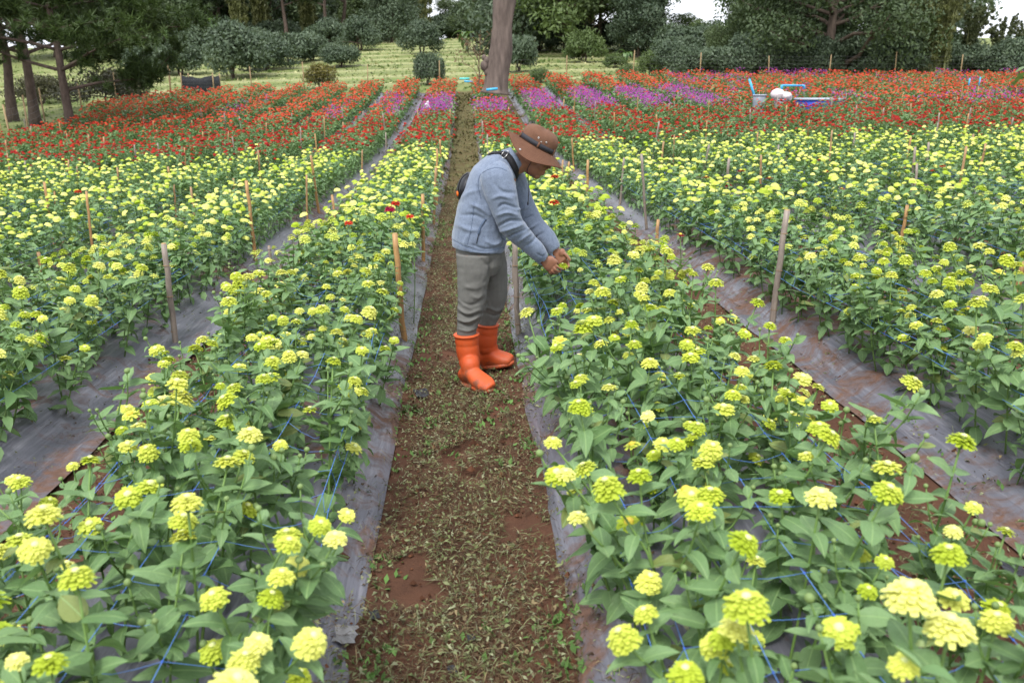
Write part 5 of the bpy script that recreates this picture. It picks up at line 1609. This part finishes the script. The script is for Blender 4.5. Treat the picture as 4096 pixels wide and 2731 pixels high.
# ---------------------------------------------------------------- bucket hat
def hat():
    n = 64
    base = hp(-.012, 0, .040)
    def E(a, rf, rl): return fw * (math.cos(a) * rf) + lat * (math.sin(a) * rl)
    V = []
    prof = [(0.0, .104, .089), (.020, .1045, .0895), (.040, .105, .090), (.056, .1035, .0885), (.070, .099, .085), (.082, .090, .078), (.092, .077, .067), (.099, .059, .052), (.103, .038, .033), (.105, .018, .016)]
    for i, (h, a_, b_) in enumerate(prof):
        for j in range(n):
            a = 2 * math.pi * j / n
            dent = .004 * math.sin(a * 3 + 1.2) * (i > 2) + .003 * math.sin(a * 5 + i)
            V.append(base + E(a, a_ + dent * .6, b_ + dent * .6) + upv * (h + (.003 * math.sin(a * 2 + .6) + .0018 * math.sin(a * 5)) * (i > 3)))
    F = []
    for i in range(len(prof) - 1):
        for j in range(n): k = (j + 1) % n; F.append((i * n + j, i * n + k, (i + 1) * n + k, (i + 1) * n + j))
    V.append(base + upv * .1055); t = len(V) - 1
    for j in range(n): F.append((t, (len(prof) - 1) * n + j, (len(prof) - 1) * n + (j + 1) % n))
    root = part('hat', MB().add(V, F).mesh('hat', HATM))
    sd = root.modifiers.new('cloth', 'SOLIDIFY'); sd.thickness = .0025
    # brim: droops at the sides, kicks out and down at the front
    V = []; F = []; m = 12
    for i in range(m):
        t = i / (m - 1)
        for j in range(n):
            a = 2 * math.pi * j / n; c, s_ = math.cos(a), math.sin(a)
            wid = .078 + .006 * c
            drop = .024 * t + (.046 * s_ * s_ + .006 * math.sin(a * 3 + .5)) * t ** 1.25 + .012 * (c > 0) * c ** 3 * t * t - .016 * max(0, -c) ** 2 * t
            p_ = base + E(a, .103 + wid * t * (1 - .12 * s_ * s_), .088 + wid * t * (1 - .16 * s_ * s_)) - upv * (drop - .002)
            p_ = p_ + upv * .0011 * math.sin(i * math.pi)
            V.append(p_)
    for i in range(m - 1):
        for j in range(n): k = (j + 1) % n; F.append((i * n + j, (i + 1) * n + j, (i + 1) * n + k, i * n + k))
    br = part('brim', MB().add(V, F).mesh('brim', HATM), root)
    sd = br.modifiers.new('cloth', 'SOLIDIFY'); sd.thickness = .003
    V = np.array(V).reshape(m, n, 3)
    for i in range(2, m):                                                   # rows of stitching
        ring = np.vstack([V[i], V[i][:1]]) + upv * .0017
        part('stitching', MB().tube(ring, .00045 if i < m - 1 else .0014, 5, False).mesh('stitching', SEAMB), br)
    # band
    P = []; Nn = []
    for j in range(n + 1):
        a = 2 * math.pi * j / n
        P.append(base + E(a, .107, .092) + upv * .019); Nn.append(unit(E(a, 1 / .107, 1 / .092)))
    P = np.array(P); Nn = np.array(Nn)
    T = np.gradient(P, axis=0)
    b = MB(); Vb = []; Fb = []
    for p_, q in zip(P, Nn): Vb += [p_ - upv * .0125, p_ + upv * .0125, p_ + upv * .0125 + q * .0022, p_ - upv * .0125 + q * .0022]
    for i in range(n):
        for q in range(4): Fb.append((i * 4 + q, i * 4 + (q + 1) % 4, i * 4 + 4 + (q + 1) % 4, i * 4 + 4 + q))
    part('hat_band', b.add(Vb, Fb).mesh('hat_band', CHAR), root)
    for a in (-.35, -1.45, -2.75, .8, 2.0):
        q = unit(E(a, 1, 1)); p_ = base + E(a, .110, .095) + upv * .018
        rot = np.stack([unit(np.cross(upv, q)), q, upv], 1)
        part('belt_loop', MB().box(p_, (.011, .004, .036), rot).mesh('belt_loop', HATM), root)
    def grommet(p_, q, r_=.0055):
        e1 = unit(np.cross(q, upv)); e2 = np.cross(q, e1)
        ring = [p_ + (e1 * math.cos(2 * math.pi * i / 12) + e2 * math.sin(2 * math.pi * i / 12)) * r_ * .7 for i in range(13)]
        g = part('grommet', MB().tube(ring, r_ * .35, 6, False).mesh('grommet', STEEL), root)
    for a, h in ((-1.62, .052), (-1.15, .050), (-1.40, .040)):
        q = unit(E(a, 1, 1.1)); grommet(base + E(a, .1065, .0915) + upv * h, q, .0052 if h > .045 else .0035)
    i = 9
    j = int((2 * math.pi - 1.95) / (2 * math.pi) * n); grommet(V[i][j] + upv * .004, unit(upv * .8 - lat * .6), .0062)
    # chin cord with its toggle
    c0 = hp(.02, -.075, .03)
    P = smooth_path([c0, C(562, 300, YM - .075), C(563, 352, YM - .06), C(566, 420, YM - .10), C(561, 505, YM - .115)], 22)
    part('chin_cord', MB().tube(P, .0022, 6).mesh('chin_cord', BLACKW), root)
    part('cord_toggle', MB().tube([C(561, 488, YM - .116), C(561, 505, YM - .116)], [.0045, .0038], 8).mesh('cord_toggle', BLACKW), root)
SEAMB = simple('brown_stitch', (.115, .045, .022), .9, .2)
hat()

# ---------------------------------------------------------------- sling bag on his back (a thing of its own)
bagc = C(205, 405, YM + .02)
bag = empty('sling_bag', bagc)
tag(bag, 'black sling bag on the bending man\'s back with its strap over his shoulder', 'bag')
def bagpart(name, me, parent=bag):
    o = link(name, me, parent)
    if parent is bag: o.matrix_local = Matrix.Translation(-bag.location)
    return o
ax = unit(C(180, 470) - C(245, 320)); nx_ = unit(np.cross([0, 1, 0], ax))
rotb = np.stack([nx_, [0, 1, 0], ax], 1)
bme = fused([ellipsoid(C(216, 400, YM + .03), (.040, .105, .082), rotb, 20, 14), ellipsoid(C(205, 425, YM + .02), (.032, .085, .055), rotb, 18, 12)], .006, BLACKN, 'pouch', 4)
pouch = bagpart('pouch', bme)
zz = [C(232, 332, YM - .02), C(205, 352, YM - .055), C(188, 385, YM - .065), C(181, 425, YM - .06), C(180, 455, YM - .04)]
bagpart('zip', MB().tube(smooth_path(zz, 16), .0035, 6).mesh('zip', BLACKW))
bagpart('zip_pull', MB().tube([C(176, 430, YM - .07), C(178, 446, YM - .075), C(177, 458, YM - .07)], [.004, .006, .004], 7).mesh('zip_pull', ORANGE))
P, Nn = on_path([(345, 228), (385, 222), (425, 227), (458, 248), (482, 288), (500, 335), (506, 385), (500, 430)], 34, .002)
if len(P) > 4:
    bagpart('strap', ribbon(P, smooth_vec(Nn, 6), .036, .004, 'strap', BLACKW, bag))
    i = int(len(P) * .42); p_ = P[i] + Nn[i] * .006
    T = unit(P[i + 1] - P[i - 1]); S = unit(np.cross(T, Nn[i]))
    w, l = .023, .015
    loop = [p_ + S * w + T * l, p_ - S * w + T * l, p_ - S * w - T * l, p_ + S * w - T * l, p_ + S * w + T * l]
    bk = MB()
    for a, b_ in zip(loop[:-1], loop[1:]): bk.tube([a, b_], .0022, 6)
    bagpart('buckle', bk.mesh('buckle', STEEL))
# ================================================================== BAMBOO STAKES along the bed edges
def stake_mat(name, c):
    m, nt, bs, out = new_mat(name)
    v = objvec(nt, (1, 1, .12)); w = objvec(nt)
    c = np.array(c)
    col = ramp(nt, noise(nt, 45, 4, .7, v), [(.3, tuple(c * .62)), (.7, tuple(c * 1.2))])
    col = mixc(nt, ramp(nt, noise(nt, 9, 5, .7, w), [(.45, (0, 0, 0)), (.7, (.65, .65, .65))]), col, tuple(c * np.array([.55, .55, .62])))
    nt.links.new(col, bs.inputs['Base Color']); bs.inputs['Roughness'].default_value = .55
    bump(nt, bs, noise(nt, 60, 3, .6, v), .25, .003)
    return m
STAKE = [stake_mat('tan_bamboo', (.36, .21, .095)), stake_mat('grey_bamboo', (.27, .22, .18)), stake_mat('honey_bamboo', (.40, .225, .085))]
STAKE_END = simple('cut_bamboo_end', (.40, .27, .13), .8, .2, .3, 40)
NODE_M = simple('bamboo_node', (.24, .155, .085), .7, .2, .3, 30)
def stake(base, top, r, mat, label, group='bamboo stakes along the beds', parts=True):
    base = np.asarray(base, float); top = np.asarray(top, float)
    root = empty('bamboo_stake', base); tag(root, label, 'stake', group)
    d = top - base; L = np.linalg.norm(d); u = d / L
    n = 9
    P = np.array([d * t for t in np.linspace(-.08, 1, n)]); P[1:-1] += np.random.default_rng(int(abs(base[0] * 999))).normal(0, .0025, (n - 2, 3))
    MB().tube(P, np.linspace(r * 1.06, r * .92, n), 10).build('culm', mat, root)
    if parts:
        e1 = unit(np.cross(u, [0, 1, 0])); e2 = np.cross(u, e1)
        q = random.uniform(.08, .2)
        while q < 1:
            c = d * q
            ring = [c + (e1 * math.cos(a) + e2 * math.sin(a)) * r * 1.0 for a in np.linspace(0, 2 * math.pi, 13)]
            MB().tube(ring, r * .16, 5, False).build('node', NODE_M, root)
            q += random.uniform(.26, .36)
        MB().tube([d * 1.0, d + u * .004], [r * .86, r * .8], 10).build('cut_end', STAKE_END, root)
    return root
def ground_hit(dx, dy):
    """where a photo pixel (2352 wide) meets the ground"""
    d = ray(dx * 1.7415, dy * 1.7415)
    lo, hi = .8, 60.
    for _ in range(50):
        m = (lo + hi) / 2; p = CAMP + d * (m / d[1])
        if p[2] > base_z(p[0], p[1]) + mound(bed_dx(p[0])): lo = m
        else: hi = m
    return CAMP + d * (lo / d[1])
taken = []
# seen clearly in the photo: top and foot in photo pixels, radius, kind, words
seen = [((376, 560), (404, 797), .019, 1, 'thick grey bamboo stake left, nearest in the second bed left of the path'), ((88, 580), (106, 690), .016, 0, 'tan bamboo stake near the left edge of the photo'),
        ((907, 537), (928, 787), .019, 2, 'thick honey coloured bamboo stake nearest on the left side of the path'), ((704, 402), (706, 540), .012, 0, 'thin straight bamboo stake standing alone on the film left'),
        ((1001, 386), (996, 520), .016, 0, 'bamboo stake just left of the man beyond the nearest one'), ((832, 345), (831, 432), .014, 0, 'bamboo stake in the second bed left, behind the thin straight one'),
        ((886, 305), (887, 383), .014, 1, 'grey bamboo stake at the front of the red flowers left of the path'), ((1181, 548), (1190, 775), .018, 1, 'grey brown bamboo stake right in front of the man at the path edge'),
        ((1808, 483), (1772, 752), .020, 1, 'thick grey bamboo stake leaning right, nearest in the second bed right'), ((2084, 472), (2061, 626), .015, 2, 'leaning orange brown bamboo stake in the beds at right'),
        ((1307, 372), (1299, 452), .016, 2, 'bamboo stake just right of the brown hat'), ((1512, 505), (1504, 660), .014, 2, 'bamboo stake between the two beds right of the man'),
        ((2352, 602), (2318, 735), .019, 2, 'leaning bamboo stake at the right edge of the photo'), ((1549, 310), (1546, 392), .012, 0, 'thin stake in the second bed right, up behind the nearest beds'),
        ((1748, 357), (1746, 470), .014, 0, 'bamboo stake beside crimson zinnias right of the man'), ((2102, 338), (2090, 470), .016, 1, 'grey bamboo stake far right among lime heads'),
        ((618, 566), (628, 668), .014, 1, 'short pale bamboo stake behind the nearest bed on the left'), ((866, 386), (868, 470), .013, 0, 'short stake at the left side of the first bed left'),
        ((125, 440), (132, 532), .012, 2, 'bamboo stake far left beside a red zinnia'), ((240, 430), (246, 520), .014, 1, 'grey stake in the far left beds'), ((400, 425), (406, 520), .011, 0, 'thin stake in the third bed left'), ((536, 410), (542, 500), .014, 2, 'honey coloured stake in the third bed left')]
for (tx, ty), (bx_, by_), r, mi, lab in seen:
    b = ground_hit(bx_, by_)
    k = round((b[0] - BED0) / PITCH_X); e = bed_dx(b[0])
    top = at(tx * 1.7415, ty * 1.7415, b[1] + random.uniform(-.03, .03))
    b[2] = float(base_z(b[0], b[1]) + mound(bed_dx(b[0])))
    stake(b, top, r, STAKE[mi], lab); taken.append((b[0], b[1]))
# the rest, every two metres or so along both sides of each bed
cnt = 0
for k in BEDS:
    for side in (-1, 1):
        y = random.uniform(3.2, 5.0); nth = 1
        while y < 30:
            x = bed_x(k) + side * random.uniform(.40, .46)
            z = float(base_z(x, y) + mound(side * .43))
            u_, v_, dpt = project((x, y, z + .6))
            if 0 < u_ < 4096 and v_ < 2500 and y > 6.2 and all((x - a) ** 2 + (y - b) ** 2 > 1.1 for a, b in taken):
                far_ = y > 12
                stake((x, y, z), (x + random.gauss(0, .04), y + random.gauss(0, .04), z + random.uniform(.62, .86)), random.uniform(.012, .018), random.choice(STAKE),
                      'bamboo stake, %s from the front on the %s side, %s' % (ordinal(nth), 'left' if side < 0 else 'right', bed_short(k)), parts=not far_)
                cnt += 1
            y += random.uniform(1.5, 2.3) * (1 if y < 12 else 2.0); nth += 1
print('stakes', cnt + len(seen))

# ================================================================== BLUE SUPPORT NETS stretched over the beds
NETM = simple('blue_net_twine', (.10, .23, .58), .5, .4, .2, 60)
KNOTM = simple('blue_net_knot', (.04, .12, .52), .5, .4, .2, 60)
for k in range(-4, 4):
    xc = bed_x(k); y0, y1 = .9, 12.0
    r = np.random.default_rng(300 + k)
    mid = bed_x(k)
    root = empty('support_net', (xc, y0, float(base_z(xc, y0)))); tag(root, 'blue twine support net stretched over the flowers of ' + bed_phrase(k), 'net', 'blue support nets')
    ys_ = np.arange(y0, y1, .17); ny = len(ys_)
    rows = np.array([-.40, -.37, -.20, 0, .20, .37, .40])
    G = np.zeros((7, ny, 3))
    for i, dx in enumerate(rows):
        x = xc + dx + .05 * (fbm(ys_ * 2, ys_ * 0 + i + k * 5, 201) - .5) + .03 * np.sin(ys_ * .5 + k + i * .3) * (abs(dx) > .3)
        z = base_z(x, ys_) + .13 + .345 + .05 * (fbm(ys_ * .6, ys_ * 0 + k + i * .4, 203) - .45) - (.05 if abs(dx) > .3 else 0) - (.05 if abs(dx) > .39 else 0)
        G[i] = np.stack([x, ys_, z], 1)
    org = np.array(root.location)
    for i in range(7): MB().tube(G[i] - org, .0012, 4, False).build('strand', NETM, root)
    b = MB()
    for j in range(ny):
        for i in range(6):
            a, c = G[i][j], G[i + 1][j]
            sag = r.uniform(.0, .035); sy = r.normal(0, .022)
            m_ = (a + c) / 2 + np.array([0, sy, -sag])
            b.tube(smooth_path([a, m_, c], 5) - org, .0010, 3, False)
    o = b.build('cross_strands', NETM, root); o['kind'] = 'stuff'
    b = MB()
    for j in range(ny):
        for i in range(7):
            if ys_[j] > 5 or k not in (-2, -1, 0, 1): continue
            v, f = ellipsoid(G[i][j] - org, (.0032, .0042, .0032), None, 5, 4); b.add(v, f)
    o = b.build('knots', KNOTM, root); o['kind'] = 'stuff'

# ================================================================== TANK, BARRELS AND PIPES at the far right
PVC = simple('blue_pvc', (.05, .36, .60), .4, .4, .12, 10)
BLUE_T = simple('blue_tank_plastic', (.02, .06, .42), .4, .4, .15, 3)
RIM_T = simple('grey_tank_rim', (.33, .35, .42), .5, .4, .15, 5)
GREYP = simple('grey_barrel_plastic', (.20, .22, .26), .5, .4, .2, 4)
SACK = simple('white_pink_sack', (.62, .55, .56), .7, .2, .15, 5)
CYAN = simple('turquoise_plastic', (.10, .55, .52), .4, .4, .1, 10)
YT = 27.0
def D(dx, dy, Y=YT): return at(dx * 1.7415, dy * 1.7415, Y)
def tank():
    a, c = D(1829, 228), D(1936, 229); w = c[0] - a[0]; x = (a[0] + c[0]) / 2; z0 = float(base_z(x, YT)); top = a[2]
    root = empty('water_tank', (x, YT, z0)); tag(root, 'blue round water tank with a grey rim behind the red flowers', 'tank')
    h = top - z0; R0 = w / 2
    b = MB(); n = 32
    prof = [(R0 * .9, 0), (R0 * .93, h * .3), (R0 * .96, h * .65), (R0 * .985, h * .97), (R0 * .95, h * .97), (R0 * .9, h * .3), (R0 * .05, h * .28)]
    V = [(r_ * math.cos(2 * math.pi * j / n), r_ * math.sin(2 * math.pi * j / n), z) for r_, z in prof for j in range(n)]
    F = [(i * n + j, i * n + (j + 1) % n, (i + 1) * n + (j + 1) % n, (i + 1) * n + j) for i in range(len(prof) - 1) for j in range(n)]
    b.add(V, F).build('body', BLUE_T, root)
    ring = [(R0 * math.cos(t), R0 * math.sin(t), h) for t in np.linspace(0, 2 * math.pi, 41)]
    MB().tube(ring, .035, 8, False).build('rim', RIM_T, root)
tank()
def pipe_frame():
    P = [D(1796, 226), D(1796, 197), D(1798, 196.5), D(1845, 197), D(1847, 197.5), D(1847, 204)]
    P[0][2] = float(base_z(P[0][0], YT)); root = empty('water_pipe', P[0]); tag(root, 'light blue pvc water pipe bent over towards the tank', 'pipe')
    Q = [p - P[0] for p in P]
    MB().tube([Q[0], Q[1], Q[2], Q[3]], .030, 10).build('pipe', PVC, root)
    MB().tube([Q[3] + np.array([-.04, 0, 0]), Q[4], Q[5]], .036, 10).build('elbow', PVC, root)
    MB().tube([Q[1] + np.array([0, 0, -.1]), Q[1] + np.array([0, 0, .02])], .037, 10).build('coupling', PVC, root)
pipe_frame()
def barrel(dx0, dx1, dyt, Y, name, label, mat):
    a, c = D(dx0, dyt, Y), D(dx1, dyt, Y); R0 = (c[0] - a[0]) / 2; x = (a[0] + c[0]) / 2; z0 = float(base_z(x, Y)); h = a[2] - z0
    root = empty(name, (x, Y, z0)); tag(root, label, 'barrel')
    n = 24; prof = [(R0 * .86, 0), (R0 * .9, h * .3), (R0 * .95, h * .7), (R0 * .98, h), (R0 * .93, h), (R0 * .86, h * .2), (.02, h * .18)]
    V = [(r_ * math.cos(2 * math.pi * j / n), r_ * math.sin(2 * math.pi * j / n), z) for r_, z in prof for j in range(n)]
    F = [(i * n + j, i * n + (j + 1) % n, (i + 1) * n + (j + 1) % n, (i + 1) * n + j) for i in range(len(prof) - 1) for j in range(n)]
    MB().add(V, F).build('body', mat, root)
    MB().tube([(R0 * math.cos(t), R0 * math.sin(t), h) for t in np.linspace(0, 2 * math.pi, 31)], .022, 7, False).build('rim', RIM_T, root)
    return root, x, z0, h
b1 = barrel(1730, 1759, 219, YT, 'plastic_barrel', 'grey plastic barrel with a blue pipe standing in it', GREYP)
b2 = barrel(1779, 1806, 230, YT, 'plastic_barrel', 'dark grey barrel under the white and pink sack', GREYP)
P0, P1_ = D(1736, 232), D(1721, 182)
o = MB().tube([np.zeros(3), P1_ - P0], .035, 10).build('blue_pipe', PVC); o.location = P0; tag(o, 'straight blue pipe leaning in the grey barrel', 'pipe')
c = D(1792, 221); sv = [ellipsoid((-.09, -.02, .05), (.22, .2, .17), None, 16, 10), ellipsoid((.14, 0, .0), (.22, .2, .13), None, 16, 10), ellipsoid((.31, 0, -.06), (.07, .08, .11), None, 12, 8)]
sm = fused(sv, .025, SACK, 'stuffed_sack', 3)
V = coords(sm); Nn = normals(sm); setco(sm, V + Nn * ((fbm(V[:, 0] * 7, V[:, 2] * 9 + V[:, 1] * 5, 5) - .45) * .06)[:, None])
o = link('stuffed_sack', sm); o.location = c; tag(o, 'white and pinkish stuffed sack lying on the dark grey barrel', 'sack')
for (x0, y0), (x1, y1), Y, m, lab in (((1117, 207), (1143, 204), 30.5, PVC, 'short blue pipe lying at the foot of the big bare trunk'), ((1055, 181.5), (1078, 181), 40, CYAN, 'turquoise plastic pipe at the far end of the path'), ((1066, 187), (1086, 189), 40, PVC, 'blue pipe piece just below the turquoise one at the far end of the path')):
    a, c = D(x0, y0, Y), D(x1, y1, Y)
    o = MB().tube([np.zeros(3), (c - a) * .5, c - a], .045, 9).build('plastic_pipe', m); o.location = a; tag(o, lab, 'pipe')
p = D(980, 226, 29.5); bagm = fused([ellipsoid((0, 0, .2), (.13, .1, .24), None, 12, 10), ellipsoid((.04, 0, .42), (.07, .06, .09))], .025, simple('white_plastic_bag', (.6, .6, .62), .5, .3), 'plastic_bag', 2)
o = link('plastic_bag', bagm); o.location = (p[0], p[1], float(base_z(p[0], p[1])) + .22); tag(o, 'white plastic bag hanging on a stake among red flowers left of the path', 'bag')
for dx, dy, Y, hh, lab in ((1720 + 527, 205, 30, 1.0, 'blue tipped marker stake behind the red flowers right of the tank'), (2223, 207, 31, 1.0, 'blue marker stake at the far right edge of the flowers')):
    p = D(dx, dy, Y); z0 = float(base_z(p[0], p[1])); root = empty('marker_stake', (p[0], p[1], z0)); tag(root, lab, 'stake')
    MB().tube([(0, 0, 0), (0, 0, p[2] - z0 + .1)], .02, 7).build('shaft', STAKE[0], root); MB().tube([(0, 0, p[2] - z0 + .1), (.02, 0, p[2] - z0 + .4)], .024, 7).build('tip', PVC, root)

# ================================================================== scraps on the path
def scrap(dx, dy, w, h, mat, label, seed):
    r = np.random.default_rng(seed); p = ground_hit(dx, dy)
    n = 7; V = []; F = []
    for i in range(n):
        for j in range(n):
            V.append(((i / (n - 1) - .5) * w * r.uniform(.75, 1.1), (j / (n - 1) - .5) * h * r.uniform(.75, 1.1), .008 + r.uniform(0, .035) * min(w, h) * 4))
    for i in range(n - 1):
        for j in range(n - 1): a = i * n + j; F.append((a, a + n, a + n + 1, a + 1))
    o = MB().add(V, F).build('plastic_scrap', mat, None, False); o.location = (p[0], p[1], max(float(soil_z(p[0], p[1])), p[2]) + .004); o.rotation_euler = (0, 0, r.uniform(0, 6))
    tag(o, label, 'plastic scrap')
GREYF = simple('pale_crumpled_film', (.20, .195, .195), .4, .5, .2, 12); BLK = simple('black_film_scrap', (.02, .021, .026), .5, .4, .3, 10)
scrap(782, 1472, .09, .11, GREYF, 'crumpled pale grey plastic scrap on the film at the lower left of the path', 1)
scrap(968, 912, .14, .08, BLK, 'black plastic scrap lying on the path below the man', 2)
scrap(1082, 1472, .035, .025, BLK, 'small black scrap in the middle of the path at the bottom', 3)
scrap(1037, 1545, .035, .025, BLK, 'small black scrap at the very bottom of the path', 4)
scrap(862, 1432, .05, .03, BLK, 'small dark scrap beside the left film edge at the bottom', 5)
scrap(2325, 1315, .12, .07, BLK, 'torn dark film flap at the lower right edge', 6)
